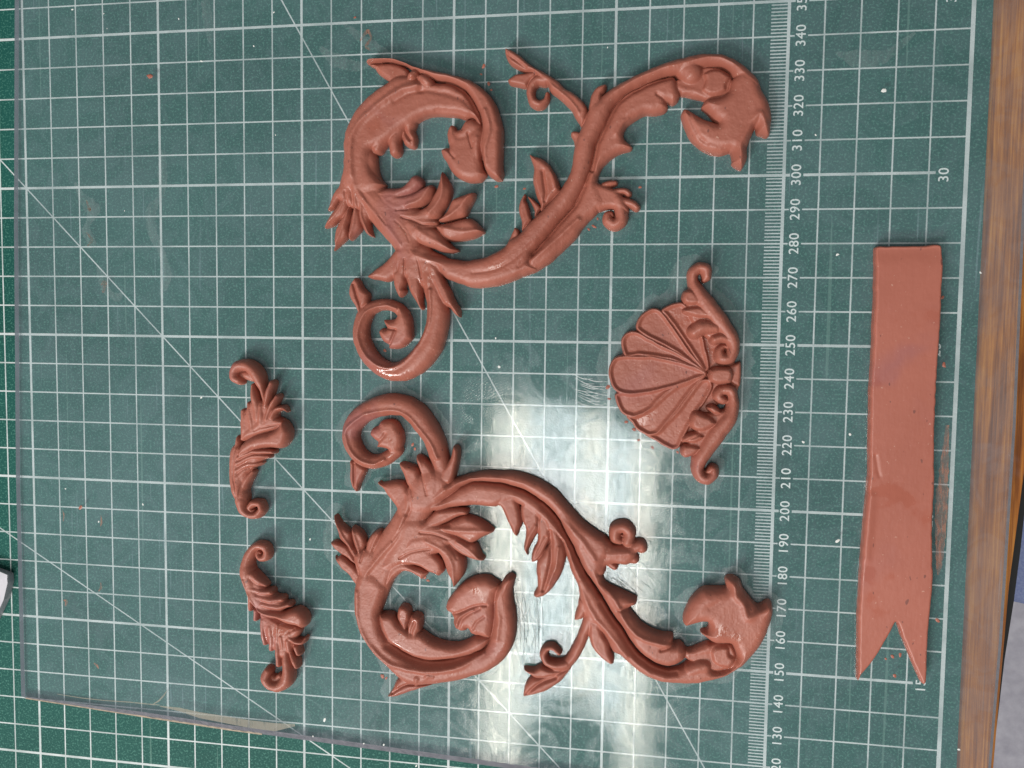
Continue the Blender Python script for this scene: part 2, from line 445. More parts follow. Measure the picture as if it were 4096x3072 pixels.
class Relief:
    """a clay relief built as one height field out of modelled pieces; every piece becomes a part"""
    def __init__(self, zmid=1.6, cell=0.15, k=0.8, lumpy=1.0):
        self.lumpy = lumpy; self.items = []; self.zmid = GLASS_Z + zmid; self.cell = cell; self.k = k
    def _mm(self, spec, closed, smooth=True):
        q = pts_of(spec)
        if smooth: q = catmull(q, closed)
        w = unproject(q[:, :2], self.zmid)
        if q.shape[1] > 2:
            w2 = unproject(np.c_[q[:, 0] + q[:, 2], q[:, 1]], self.zmid)
            return np.c_[w, np.linalg.norm(w2 - w, axis=1)]
        return w
    def poly(self, name, H, R, *spec, lines=(), dish=None, e=0.22, smooth=True, soft=None, grow=0.0, label=None):
        self.items.append(dict(soft=soft, grow=grow, name=name, H=H, R=R, pts=self._mm(spec, True, smooth), kind='p', lines=[self._line(l) for l in lines], dish=dish, e=e, label=label))
    def rod(self, name, H, *spec, lines=(), e=0.18, R=None, soft=None, label=None):
        self.items.append(dict(soft=soft, name=name, H=H, R=R, pts=self._mm(spec, False), kind='s', lines=[self._line(l) for l in lines], dish=None, e=e, label=label))
    def _line(self, l):                 # (depth mm, width mm, frame, pts...)
        return (l[0], l[1], self._mm(l[2:], False))
    @staticmethod
    def seg(px, py, a, b):
        d = b - a; L = d @ d + 1e-12
        t = np.clip(((px - a[0]) * d[0] + (py - a[1]) * d[1]) / L, 0, 1)
        return np.hypot(px - a[0] - t * d[0], py - a[1] - t * d[1]), t
    def build(self, root_name, label, cat, group, material, seed):
        c = self.cell
        allp = np.concatenate([i['pts'][:, :2] for i in self.items])
        rad = max([i['pts'][:, 2].max() if i['kind'] == 's' else 0 for i in self.items])
        x0, y0 = allp.min(0) - rad - 1; x1, y1 = allp.max(0) + rad + 1
        nx = int((x1 - x0) / c) + 2; ny = int((y1 - y0) / c) + 2
        gx = x0 + np.arange(nx) * c; gy = y0 + np.arange(ny) * c
        D = np.full((nx, ny), -9.0); Hh = np.full((nx, ny), -30.0); HM = np.full((nx, ny), -30.0); own = np.zeros((nx, ny), int)
        MG = 2.0
        for idx, it in enumerate(self.items):
            p = it['pts']; r = p[:, 2].max() if it['kind'] == 's' else 0
            a0 = max(int((p[:, 0].min() - r - MG - x0) / c), 0); a1 = min(int((p[:, 0].max() + r + MG - x0) / c) + 2, nx)
            b0 = max(int((p[:, 1].min() - r - MG - y0) / c), 0); b1 = min(int((p[:, 1].max() + r + MG - y0) / c) + 2, ny)
            px, py = np.meshgrid(gx[a0:a1], gy[b0:b1], indexing='ij')
            # hand-made wobble of the outline
            wx = px + 0.22 * noise2(px, py, 0.55, seed + 11); wy = py + 0.22 * noise2(px, py, 0.55, seed + 12)
            if it['kind'] == 'p':
                dist = np.full(px.shape, 1e9); ins = np.zeros(px.shape, bool)
                for i in range(len(p)):
                    a, b = p[i - 1], p[i]
                    dist = np.minimum(dist, self.seg(wx, wy, a, b)[0])
                    if abs(a[1] - b[1]) > 1e-12:
                        cr = ((a[1] > wy) != (b[1] > wy)) & (wx < (b[0] - a[0]) * (wy - a[1]) / (b[1] - a[1]) + a[0])
                        ins ^= cr
                d = np.where(ins, dist, -dist) + it['grow']; Rl = it['R'] * 0.85
            else:
                d = np.full(px.shape, -1e9); Rl = np.full(px.shape, 1.0)
                for i in range(len(p) - 1):
                    ds, t = self.seg(wx, wy, p[i, :2], p[i + 1, :2])
                    rr = p[i, 2] + t * (p[i + 1, 2] - p[i, 2])
                    dd = rr - ds
                    up = dd > d
                    d = np.where(up, dd, d); Rl = np.where(up, rr, Rl)
                Rl = np.maximum(Rl, 0.3)
                if it['R']: Rl = np.minimum(Rl, it['R'])
            u = np.clip(d / Rl, 0, 1)
            prof = np.sqrt(np.maximum(1 - (1 - u) ** 2, 0)) if it['kind'] == 's' else np.sqrt(np.maximum(1 - (1 - u) ** 2.2, 0))
            H = it['H']
            if it['kind'] == 's':       # thin rods are lower than thick ones
                H = it['H'] * np.clip(0.45 + 0.55 * Rl / max(p[:, 2].max(), 1e-6), 0, 1)
            h = H * (it['e'] + (1 - it['e']) * prof)
            if it['dish']:
                dep, w0, w1 = it['dish']
                s = np.clip((d - w0) / (w1 - w0), 0, 1); h = h - dep * s * s * (3 - 2 * s)
            for dep, wid, lp in it['lines']:
                dl = np.full(px.shape, 1e9)
                for i in range(len(lp) - 1):
                    dl = np.minimum(dl, self.seg(wx, wy, lp[i], lp[i + 1])[0])
                fade = np.clip(d / 0.8, 0, 1)
                h = h + (dep if dep > 0 else 0.72 * dep) * np.exp(-(dl / (wid * 1.12)) ** 2) * fade
            h = np.where(d < 0, it['e'] * it['H'] + 2.6 * d, h)
            sub = Hh[a0:a1, b0:b1]
            df = np.abs(sub - h); k = it['soft'] or self.k
            hm = HM[a0:a1, b0:b1]
            win = h > hm
            own[a0:a1, b0:b1] = np.where(win, idx, own[a0:a1, b0:b1])
            HM[a0:a1, b0:b1] = np.maximum(hm, h)
            Hh[a0:a1, b0:b1] = np.maximum(sub, h) + k * np.maximum(0, 1 - df / k) ** 2 / 4
            D[a0:a1, b0:b1] = np.maximum(D[a0:a1, b0:b1], d)
        PX, PY = np.meshgrid(gx, gy, indexing='ij')
        Hh = Hh + 0.28 * noise2(PX, PY, 0.2 * self.lumpy, seed + 1) + self.lumpy * (0.08 * noise2(PX, PY, 0.9, seed + 2) + 0.05 * noise2(PX, PY, 2.6, seed + 3))
        ins = D > 0
        quad = ins[:-1, :-1] | ins[1:, :-1] | ins[:-1, 1:] | ins[1:, 1:]
        used = np.zeros_like(ins)
        used[:-1, :-1] |= quad; used[1:, :-1] |= quad; used[:-1, 1:] |= quad; used[1:, 1:] |= quad
        gxd, gyd = np.gradient(D, c)
        g2 = np.maximum(gxd ** 2 + gyd ** 2, 0.25)
        out = used & ~ins
        mx = np.where(out, np.clip(-D * gxd / g2, -1.3 * c, 1.3 * c), 0); my = np.where(out, np.clip(-D * gyd / g2, -1.3 * c, 1.3 * c), 0)
        Z = np.where(out, Hh - 2.6 * D, Hh); Z = np.clip(Z, 0.35, None)
        vid = -np.ones(ins.shape, int); vid[used] = np.arange(used.sum())
        V = np.c_[(PX + mx)[used], (PY + my)[used], Z[used]]
        qi, qj = np.nonzero(quad)
        F = np.c_[vid[qi, qj], vid[qi + 1, qj], vid[qi + 1, qj + 1], vid[qi, qj + 1]]
        # owner: majority of the inside corners
        oc = np.where(ins[qi, qj], own[qi, qj], np.where(ins[qi + 1, qj], own[qi + 1, qj], np.where(ins[qi + 1, qj + 1], own[qi + 1, qj + 1], own[qi, qj + 1])))
        # walls down to the glass
        E = np.concatenate([F[:, [0, 1]], F[:, [1, 2]], F[:, [2, 3]], F[:, [3, 0]]]); EO = np.tile(oc, 4)
        key = np.sort(E, 1); key = key[:, 0] * (len(V) + 1) + key[:, 1]
        uk, inv, cnt = np.unique(key, return_inverse=True, return_counts=True)
        bd = cnt[inv] == 1
        BE = E[bd]; BO = EO[bd]
        bv = np.unique(BE); low = -np.ones(len(V), int); low[bv] = len(V) + np.arange(len(bv))
        VB = V[bv].copy(); VB[:, 2] = 0.0
        V = np.concatenate([V, VB])
        WF = np.c_[BE[:, 1], BE[:, 0], low[BE[:, 0]], low[BE[:, 1]]]
        F = np.concatenate([F, WF]); oc = np.concatenate([oc, BO])
        # smooth normals of the whole surface
        a = V[F[:, 2]] - V[F[:, 0]]; b = V[F[:, 3]] - V[F[:, 1]]
        fn = np.cross(a, b); VN = np.zeros_like(V)
        for q in range(4): np.add.at(VN, F[:, q], fn)
        VN /= np.linalg.norm(VN, axis=1)[:, None] + 1e-12
        ctr = V[:, :2].mean(0)
        root = empty(root_name, ctr[0], ctr[1], GLASS_Z)
        tag(root, label, cat, group)
        Vl = V - np.array([ctr[0], ctr[1], 0]); Vl = Vl * MM
        for idx, it in enumerate(self.items):
            sel = np.nonzero(oc == idx)[0]
            if len(sel) < 25: continue
            fs = F[sel]; uv, loc = np.unique(fs, return_inverse=True); loc = loc.reshape(fs.shape)
            me = bpy.data.meshes.new(it['name'])
            me.vertices.add(len(uv)); me.vertices.foreach_set('co', Vl[uv].astype(np.float32).ravel())
            me.loops.add(loc.size); me.loops.foreach_set('vertex_index', loc.astype(np.int32).ravel())
            me.polygons.add(len(fs)); me.polygons.foreach_set('loop_start', np.arange(0, loc.size, 4, dtype=np.int32))
            me.update(calc_edges=True); me.validate()
            me.shade_smooth()
            me.normals_split_custom_set_from_vertices([tuple(v) for v in VN[uv]])
            me.materials.append(material)
            o = bpy.data.objects.new(it['name'], me); COL.objects.link(o); o.parent = root
            if it['label']: o['label'] = it['label']
        self.D, self.gx, self.gy = D, gx, gy
        return root

# ---- upper scroll
a = Relief()
a.poly('scroll_stem', 5.0, 3.6, 'A', [(200, 1420), (225, 1250), (215, 1050), (235, 920), (290, 780), (360, 660), (450, 560), (560, 460), (700, 370), (800, 300), (930, 290), (1050, 330), (1200, 370), (1400, 380), (1530, 440), (1620, 530), (1690, 650), (1735, 760), (1740, 850), (1690, 820), (1640, 765), (1560, 770), (1480, 745), (1380, 735), (1260, 728), (1160, 740), (1080, 770), (1030, 800), (960, 850), (880, 900), (760, 1000), (600, 1090), (530, 1120), (508, 1200), (515, 1280), (550, 1350), (600, 1420), (680, 1500), (500, 1600), (250, 1560)],
       lines=[(0.9, 0.9, 'A', [(330, 1400), (335, 1000), (420, 830), (560, 700), (760, 540), (900, 460), (1050, 430)]),
              (-0.7, 0.8, 'A', [(1080, 470), (1250, 490), (1400, 520), (1560, 590), (1680, 720)]),
              (-0.5, 0.7, 'A', [(800, 600), (960, 510), (1100, 480)]),
              (-0.9, 0.5, 'A', [(1150, 400), (1300, 390), (1430, 410), (1560, 500), (1650, 620), (1715, 740)]),
              (-0.4, 0.5, 'A', [(1250, 690), (1450, 700), (1620, 750)])])
a.poly('rim', 5.6, 2.4, 'A', [(470, 155), (510, 115), (620, 105), (770, 105), (870, 135), (1000, 190), (1130, 225), (1280, 255), (1400, 280), (1560, 325), (1680, 385), (1780, 460), (1860, 550), (1920, 680), (1955, 800), (1970, 900), (1972, 1050), (1968, 1200), (1965, 1300), (1975, 1380), (1960, 1440), (1900, 1450), (1820, 1400), (1770, 1300), (1745, 1170), (1730, 1050), (1750, 930), (1745, 800), (1715, 700), (1660, 590), (1580, 480), (1480, 410), (1380, 375), (1230, 345), (1100, 290), (980, 235), (900, 185), (820, 160), (700, 140), (560, 155)],
       lines=[(0.5, 0.6, 'A', [(1800, 1330), (1790, 1150), (1850, 900), (1800, 700)])])
a.poly('fin', 3.4, 2.0, 'A', [(490, 165), (560, 160), (700, 150), (820, 165), (930, 230), (950, 330), (860, 400), (720, 380), (700, 345), (640, 300), (580, 250), (540, 200)])
a.rod('boss', 5.6, 'A', [(960, 345, 45), (985, 315, 62), (1010, 290, 55)])
a.rod('boss', 5.7, 'A', [(1090, 340, 60), (1130, 365, 72), (1160, 390, 68)])
a.poly('flower', 4.6, 3.4, 'A', [(1640, 770), (1560, 790), (1530, 830), (1500, 880), (1460, 890), (1440, 850), (1400, 835), (1370, 870), (1355, 940), (1365, 1010), (1375, 1080), (1340, 1080), (1300, 1100), (1290, 1130), (1310, 1190), (1350, 1250), (1390, 1330), (1440, 1390), (1520, 1440), (1620, 1468), (1720, 1460), (1770, 1420), (1790, 1380), (1755, 1300), (1745, 1200), (1760, 1100), (1790, 950), (1740, 830)],
       lines=[(-0.7, 0.4, 'A', [(1600, 940), (1620, 1020), (1645, 1095)]), (-0.6, 0.4, 'A', [(1375, 1085), (1410, 1160), (1450, 1210)]), (-0.5, 0.8, 'A', [(1400, 930), (1500, 990), (1600, 960), (1700, 880)]),
              (0.5, 0.8, 'A', [(1700, 1000), (1710, 1150), (1740, 1250)])])
a.rod('lobe', 4.3, 'A', [(800, 800, 60), (650, 980, 80), (590, 1090, 68)])
a.rod('lobe', 4.1, 'A', [(870, 830, 50), (780, 1000, 72), (785, 1125, 66)])
a.rod('lobe', 4.0, 'A', [(940, 800, 80), (925, 900, 66), (945, 1000, 75), (975, 1050, 42)], lines=[(-1.6, 0.55, 'A', [(895, 880), (920, 950), (955, 1000)])])
# left leaf fan
a.poly('leaf', 3.2, 1.6, 'B', [(215, -20), (170, 100), (100, 200), (55, 310), (30, 395), (60, 390), (110, 370), (160, 300), (200, 250), (280, 150), (300, 0)])
a.poly('leaf', 3.4, 1.7, 'B', [(0, 590), (20, 520), (60, 440), (120, 370), (200, 250), (280, 200), (280, 330), (230, 450), (160, 510), (80, 570)], lines=[(0.4, 0.5, 'B', [(40, 540), (150, 420), (250, 280)])])
a.poly('leaf', 3.4, 1.7, 'B', [(90, 840), (110, 790), (105, 720), (125, 600), (180, 500), (240, 400), (290, 330), (300, 440), (270, 560), (260, 680), (200, 750), (130, 810)], lines=[(0.4, 0.5, 'B', [(130, 760), (200, 620), (280, 400)])])
a.poly('leaf', 3.6, 1.7, 'B', [(285, 725), (265, 660), (280, 550), (310, 420), (340, 300), (400, 400), (415, 580), (370, 650)], lines=[(0.4, 0.5, 'B', [(290, 690), (340, 540), (350, 380)])])
a.poly('leaf', 3.6, 1.5, 'B', [(540, 690), (500, 680), (460, 650), (430, 600), (400, 500), (380, 380), (400, 270), (460, 340), (500, 450), (510, 550), (525, 640)], lines=[(0.6, 0.5, 'B', [(500, 650), (430, 480), (420, 340)])])
a.poly('leaf_base', 4.2, 3.0, 'B', [(205, -10), (330, -40), (430, 150), (480, 330), (400, 400), (280, 360), (180, 290), (130, 240), (180, 60)], lines=[(-0.7, 0.4, 'B', [(330, 330), (320, 200), (300, 100)]), (-0.6, 0.4, 'B', [(260, 330), (250, 200)]), (0.5, 0.5, 'B', [(370, 380), (360, 200), (330, 60)])])
# trunk and right leaves
a.poly('leaf_web', 4.5, 4.0, 'B', [(430, 160), (700, 230), (950, 340), (1150, 420), (1270, 530), (1180, 640), (1080, 750), (1020, 880), (800, 800), (600, 550)], soft=1.6, lines=[(-0.7, 0.3, 'B', [(880, 480), (1000, 520), (1120, 560), (1240, 560)]), (-0.5, 0.35, 'B', [(820, 400), (930, 390)])])
a.poly('leaf_web', 4.8, 4.0, 'B', [(790, 830), (950, 760), (1150, 880), (1290, 1000), (1280, 1120), (1200, 1300), (1120, 1280), (1000, 1180), (850, 1130), (800, 1000)], soft=1.6, lines=[(-0.7, 0.3, 'B', [(910, 940), (900, 1080), (895, 1180)]), (-0.8, 0.3, 'B', [(1040, 900), (1070, 1020), (1090, 1150)])])
a.rod('trunk', 5.2, 'B', [(390, -140, 190), (420, 60, 190), (530, 260, 180), (690, 470, 165), (840, 660, 150), (940, 820, 140), (1080, 930, 130), (1260, 1010, 125)], R=3.8, soft=1.8,
      lines=[(0.8, 0.8, 'B', [(330, -40), (370, 150), (470, 300), (620, 480), (760, 640), (860, 780)]), (-0.8, 0.3, 'B', [(810, 520), (880, 590), (930, 660), (960, 740)]), (-0.5, 0.3, 'B', [(640, 470), (710, 560)])])
a.poly('leaf', 4.4, 2.6, 'B', [(700, 150), (800, 150), (880, 120), (930, 70), (960, 25), (1010, 5), (1060, 25), (1095, 75), (1085, 130), (1000, 210), (900, 250), (700, 330), (560, 200)])
a.poly('leaf', 4.5, 2.4, 'B', [(620, 220), (900, 220), (1000, 200), (1100, 140), (1180, 105), (1220, 140), (1200, 240), (1150, 310), (1050, 370), (930, 400), (780, 420), (650, 330)], lines=[(0.4, 0.6, 'B', [(1170, 150), (1080, 280), (930, 350)])])
a.poly('leaf', 4.6, 2.6, 'B', [(1305, -35), (1280, 30), (1260, 120), (1220, 200), (1150, 330), (1000, 410), (820, 420), (860, 490), (1050, 530), (1250, 500), (1330, 380), (1390, 280), (1410, 180), (1390, 100), (1350, 30)], lines=[(0.7, 0.7, 'B', [(1310, 10), (1330, 150), (1290, 300), (1180, 430)])])
a.poly('leaf', 4.5, 2.6, 'B', [(1660, 195), (1540, 225), (1440, 260), (1410, 290), (1340, 420), (1260, 510), (1330, 530), (1440, 500), (1560, 460), (1620, 350), (1660, 260)], lines=[(0.6, 0.7, 'B', [(1630, 220), (1520, 360), (1380, 480)])])
a.poly('leaf', 4.5, 2.8, 'B', [(1770, 635), (1720, 560), (1640, 490), (1570, 480), (1480, 500), (1380, 530), (1230, 570), (1270, 650), (1330, 710), (1420, 740), (1530, 730), (1640, 705)], lines=[(0.6, 0.8, 'B', [(1730, 625), (1550, 640), (1350, 600)])])
a.poly('leaf', 5.0, 2.6, 'B', [(1485, 840), (1420, 790), (1340, 700), (1240, 600), (1100, 550), (950, 490), (900, 550), (950, 680), (1090, 780), (1200, 820), (1320, 860), (1420, 865)], lines=[(0.5, 0.8, 'B', [(1440, 830), (1280, 760), (1050, 620)])])
# lower leaf fan
a.poly('leaf', 3.8, 2.6, 'B', [(475, 1130), (540, 1060), (630, 1000), (700, 930), (770, 850), (830, 800), (920, 850), (900, 950), (820, 1100), (750, 1160), (700, 1180), (600, 1165)], lines=[(0.5, 0.6, 'B', [(800, 1100), (830, 980), (830, 860)])])
a.poly('leaf', 4.4, 2.2, 'B', [(850, 900), (800, 1050), (765, 1090), (770, 1200), (800, 1300), (840, 1355), (890, 1320), (905, 1280), (890, 1250), (915, 1180), (920, 1050), (930, 900)])
a.poly('leaf', 4.6, 2.2, 'B', [(930, 880), (905, 1080), (920, 1200), (960, 1310), (1010, 1400), (1060, 1480), (1080, 1495), (1100, 1470), (1085, 1420), (1095, 1300), (1085, 1150), (1060, 1000), (1020, 880)])
# main stem, upper half and leafy half along the crease
a.poly('stem', 5.5, 3.6, 'B', [(950, 800), (1200, 880), (1420, 930), (1600, 945), (1780, 910), (1930, 830)], 'E', [(330, 930), (400, 850), (500, 790), (620, 650), (730, 550), (800, 480), (950, 300), (1050, 130)],
       'C', [(800, 1400), (820, 1250), (850, 1120), (890, 1030), (920, 960), (985, 800), (1100, 690), (1180, 610), (1280, 540), (1420, 470), (1560, 400), (1700, 340), (1850, 280), (2050, 230)],
       'D', [(830, 195), (950, 188), (1070, 195), (1180, 240), (1300, 310), (1400, 400), (1470, 490), (1500, 590), (1350, 560), (1210, 470), (1130, 370), (1000, 330), (850, 345), (700, 400), (580, 430)],
       'C', [(1930, 435), (1800, 450), (1650, 510), (1500, 580), (1380, 650), (1280, 750), (1230, 830), (1180, 950), (1120, 1060), (1070, 1180), (1040, 1300), (1000, 1480), (930, 1659)],
       'E', [(1100, 470), (950, 640), (800, 820), (650, 1000), (640, 1090), (700, 1190), (620, 1230), (400, 1320), (200, 1375), (0, 1390)], 'B', [(1600, 1240), (1480, 1200), (1350, 1150), (1250, 1050), (1100, 1000), (950, 950)],
       lines=[(-0.35, 0.5, 'E', [(0, 1230), (250, 1190), (450, 1080), (640, 900)]), (-0.5, 0.6, 'E', [(500, 1160), (700, 980), (900, 780)])])
a.poly('sheath', 4.6, 3.4, 'E', [(560, 1120), (680, 960), (800, 820), (950, 640), (1100, 470), (1200, 270), (1270, 100)], 'C', [(1000, 1480), (1040, 1300), (1070, 1180), (1120, 1060), (1180, 950), (1230, 830), (1280, 750), (1380, 650), (1500, 580), (1650, 510), (1800, 460), (1930, 450), (1960, 520), (1985, 620), (1990, 660), (1960, 720), (1910, 750), (1850, 735), (1855, 790), (1810, 835), (1700, 860), (1600, 860), (1520, 900), (1430, 960), (1390, 1010), (1365, 1070), (1380, 1130), (1440, 1190), (1465, 1220), (1440, 1250), (1340, 1280), (1250, 1330), (1150, 1420), (1090, 1530), (1080, 1600)],
       'E', [(1360, 220), (1450, 460), (1370, 550), (1300, 610), (1200, 720), (1130, 830), (1000, 960), (820, 1120), (620, 1230)],
       lines=[(0.8, 0.8, 'E', [(640, 1090), (850, 920), (1000, 780), (1150, 650)]), (-0.9, 0.6, 'E', [(650, 1020), (800, 850), (950, 680), (1110, 500), (1220, 280)]), (-0.9, 0.6, 'C', [(1030, 1480), (1090, 1200), (1150, 1050), (1260, 830), (1320, 740), (1420, 670), (1600, 570), (1800, 490), (1930, 470)]),
              (-0.8, 0.5, 'C', [(1740, 650), (1800, 690), (1850, 735)]), (0.5, 0.7, 'C', [(1290, 1080), (1380, 960), (1420, 940)])])
# flower at the right end
a.poly('flower', 5.6, 4.0, 'D', [(890, 700), (840, 780), (870, 810), (930, 870), (970, 920), (1020, 960), (930, 930), (850, 905), (780, 860), (700, 810), (650, 800), (615, 870), (640, 960), (680, 1060), (740, 1160), (800, 1210), (870, 1260), (950, 1295), (1050, 1305), (1110, 1290), (1165, 1280), (1185, 1370), (1180, 1400), (1220, 1440), (1280, 1470), (1310, 1440), (1330, 1390), (1350, 1320), (1350, 1230), (1380, 1140), (1410, 1060), (1440, 1010), (1460, 1070), (1500, 1085), (1570, 1105), (1600, 1080), (1610, 970), (1620, 880), (1605, 790), (1570, 690), (1510, 590), (1470, 480), (1400, 400), (1250, 400), (1170, 500), (1130, 620), (1000, 680)],
       lines=[(-0.6, 0.6, 'D', [(690, 850), (760, 1020), (820, 1130), (900, 1200)]), (0.6, 0.9, 'D', [(1270, 1400), (1270, 1200), (1380, 1000), (1470, 880), (1540, 1000)]), (-0.5, 0.7, 'D', [(1170, 1280), (1000, 1210), (850, 1150)])])
a.poly('boss_bed', 3.0, 1.4, 'D', [(560, 480), (700, 430), (820, 340), (1000, 330), (1150, 400), (1190, 500), (1130, 640), (1000, 690), (890, 705), (820, 680), (740, 640), (610, 640)])
a.rod('knob', 5.4, 'D', [(600, 340, 100), (690, 375, 130), (730, 405, 138)])
a.poly('boss', 4.2, 1.8, 'D', [(860, 420), (930, 375), (1050, 370), (1120, 410), (1165, 460), (1130, 540), (1110, 620), (1000, 670), (900, 660), (840, 600), (870, 500)])
a.rod('boss_strap', 3.0, 'D', [(560, 560, 60), (650, 580, 60), (800, 620, 62), (930, 640, 52)])
# tendrils and leaflets
a.poly('tendril', 4.2, 2.2, 'E', [(1340, 230), (1380, 235), (1450, 260), (1560, 300), (1640, 380), (1690, 470), (1700, 560), (1600, 540), (1530, 520), (1450, 520), (1370, 550), (1250, 450), (1280, 300)])
a.rod('curl', 4.4, 'E', [(1580, 430, 75), (1618, 540, 74), (1612, 640, 76), (1545, 690, 72), (1475, 650, 65), (1470, 590, 50), (1505, 565, 30), (1525, 590, 18)])
a.rod('lobe', 3.4, 'E', [(1430, 260, 45), (1500, 235, 42), (1550, 225, 32)])
a.rod('lobe', 3.6, 'E', [(1560, 330, 45), (1650, 320, 45), (1700, 350, 40)])
a.rod('lobe', 3.8, 'E', [(1640, 430, 50), (1740, 465, 52), (1785, 500, 45)])
a.poly('leaf', 3.9, 2.2, 'C', [(325, 1295), (380, 1310), (470, 1350), (540, 1400), (590, 1470), (630, 1540), (645, 1590), (660, 1640)], 'E', [(945, 270), (940, 330), (800, 480), (735, 550), (720, 470), (680, 380), (650, 250), (640, 180), (650, 60)],
       lines=[(-1.1, 0.5, 'E', [(760, 110), (775, 250), (790, 350), (780, 430)]), (0.4, 0.6, 'E', [(840, 60), (880, 200), (900, 300)])])
a.poly('leaflet', 2.8, 1.0, 'E', [(580, 370), (600, 372), (650, 410), (700, 460), (728, 510), (690, 580), (660, 600), (660, 540), (630, 470), (600, 420)])
a.poly('leaf', 3.2, 1.5, 'E', [(550, 340), (570, 370), (560, 410), (590, 470), (625, 600), (630, 640), (580, 710), (520, 760), (520, 680), (490, 570), (480, 500), (500, 430), (520, 380)])
a.poly('leaflet', 3.0, 1.2, 'E', [(440, 715), (480, 740), (495, 790), (470, 860), (370, 920), (360, 890), (400, 800), (420, 760)])
a.poly('tendril', 4.0, 1.9, 'C', [(970, 800), (940, 740), (880, 670), (800, 610), (720, 560), (650, 490), (560, 430), (480, 380), (400, 340), (310, 280), (220, 200), (140, 150), (65, 125), (60, 180), (80, 250), (130, 310), (200, 350), (280, 385), (360, 400), (450, 470), (530, 540), (560, 600), (640, 660), (720, 730), (790, 810), (830, 880), (870, 940), (905, 990), (960, 930)],
       lines=[(-1.0, 0.5, 'C', [(90, 200), (180, 270), (290, 350)]), (0.4, 0.5, 'C', [(400, 400), (600, 570), (760, 700), (880, 850)])])
a.poly('leaflet', 3.2, 1.6, 'C', [(400, 380), (280, 395), (180, 405), (100, 455), (88, 480), (110, 520), (200, 540), (290, 560), (330, 500), (420, 420)])
a.rod('curl', 3.9, 'C', [(500, 480, 60), (420, 475, 58), (355, 540, 52), (340, 630, 48), (370, 715, 52), (440, 745, 54), (505, 700, 40), (522, 620, 24)])
a.poly('leaf', 4.6, 1.6, 'C', [(1180, 530), (1165, 600), (1140, 650), (1120, 760), (1060, 890), (990, 920), (980, 780), (1000, 680), (1040, 590), (1100, 540)])
a.poly('thorn', 3.4, 1.4, 'C', [(890, 1062), (820, 1038), (785, 1050), (780, 1090), (810, 1140), (825, 1220), (850, 1320), (920, 1250)])
# lower volute
a.rod('volute', 5.0, 'F', [(1080, 60, 120), (1170, 300, 110), (1235, 560, 115), (1250, 700, 124), (1235, 850, 125), (1170, 1050, 135), (1040, 1220, 130), (880, 1330, 112), (740, 1348, 100), (590, 1280, 95), (470, 1150, 95), (405, 1000, 92), (400, 860, 90), (430, 740, 85), (500, 650, 75), (600, 608, 62), (700, 605, 60), (800, 640, 60), (870, 710, 65)],
      lines=[(0.7, 0.6, 'F', [(1185, 450), (1180, 780), (1090, 1000), (960, 1180), (800, 1290), (650, 1290), (480, 1170), (395, 980), (410, 820), (480, 690), (600, 640), (700, 620), (800, 650)])])
a.poly('bud', 4.4, 2.8, 'F', [(820, 620), (890, 650), (950, 740), (978, 900), (965, 980), (920, 1035), (860, 1080), (790, 1097), (720, 1085), (710, 1050), (660, 1020), (620, 960), (605, 900), (640, 860), (690, 865), (680, 840), (660, 800), (660, 775), (720, 775), (780, 760), (815, 700)],
       lines=[(-0.9, 0.4, 'F', [(685, 862), (740, 872), (800, 880)]), (-0.9, 0.4, 'F', [(725, 1050), (755, 1000), (780, 950), (800, 895)])])
a.poly('leaf', 4.8, 1.9, 'F', [(1160, 100), (1270, 200), (1330, 320), (1400, 470), (1450, 580), (1490, 640), (1505, 710), (1495, 748), (1440, 710), (1390, 650), (1320, 590), (1260, 480), (1220, 400), (1150, 250)])
a.poly('leaf', 3.6, 1.8, 'F', [(340, 305), (390, 340), (430, 420), (490, 480), (495, 530), (480, 600), (440, 640), (410, 720), (370, 690), (340, 620), (300, 560), (272, 480), (280, 400), (310, 340)], lines=[(-1.2, 0.4, 'F', [(330, 380), (370, 500), (400, 600), (405, 680)])])
ORN1 = a.build('scroll_ornament', 'red clay acanthus scroll above the shell, nearest the top of the picture', 'clay ornament', 'modelled clay scrolls', M_CLAY, 100)
E1 = a

# ---- lower scroll
b = Relief()
b.rod('volute', 5.0, 'G', [(1310, 1060, 90), (1255, 870, 110), (1200, 700, 118), (1110, 560, 125), (1005, 425, 128), (880, 345, 115), (740, 325, 117), (590, 350, 112), (420, 430, 105), (310, 555, 100), (285, 680, 98), (320, 800, 95), (390, 900, 85), (500, 958, 78), (620, 950, 74), (730, 890, 72), (800, 830, 66)],
      lines=[(0.7, 0.6, 'G', [(1260, 900), (1190, 740), (1050, 560), (950, 450), (820, 390), (680, 390), (480, 430), (330, 530), (260, 610), (270, 720), (330, 850), (440, 950), (560, 975), (680, 930)])])
b.poly('bud', 4.4, 2.8, 'G', [(740, 870), (820, 850), (870, 760), (870, 650), (830, 560), (780, 500), (730, 485), (660, 490), (625, 510), (600, 550), (540, 580), (510, 620), (505, 660), (550, 710), (590, 740), (580, 790), (640, 800), (700, 820)], lines=[(-0.6, 0.5, 'G', [(590, 735), (650, 700), (690, 640)])])
b.poly('leaf', 3.5, 1.7, 'G', [(285, 940), (280, 1050), (275, 1130), (300, 1220), (345, 1290), (370, 1285), (395, 1200), (430, 1120), (465, 1040), (420, 990), (350, 950)], lines=[(-1.2, 0.4, 'G', [(335, 980), (340, 1100), (340, 1240)])])
b.poly('leaf', 4.6, 1.7, 'G', [(1425, 780), (1460, 775), (1490, 810), (1495, 870), (1480, 980), (1465, 1060), (1440, 1140), (1390, 1200), (1300, 1120), (1310, 1040), (1370, 960), (1405, 880)])
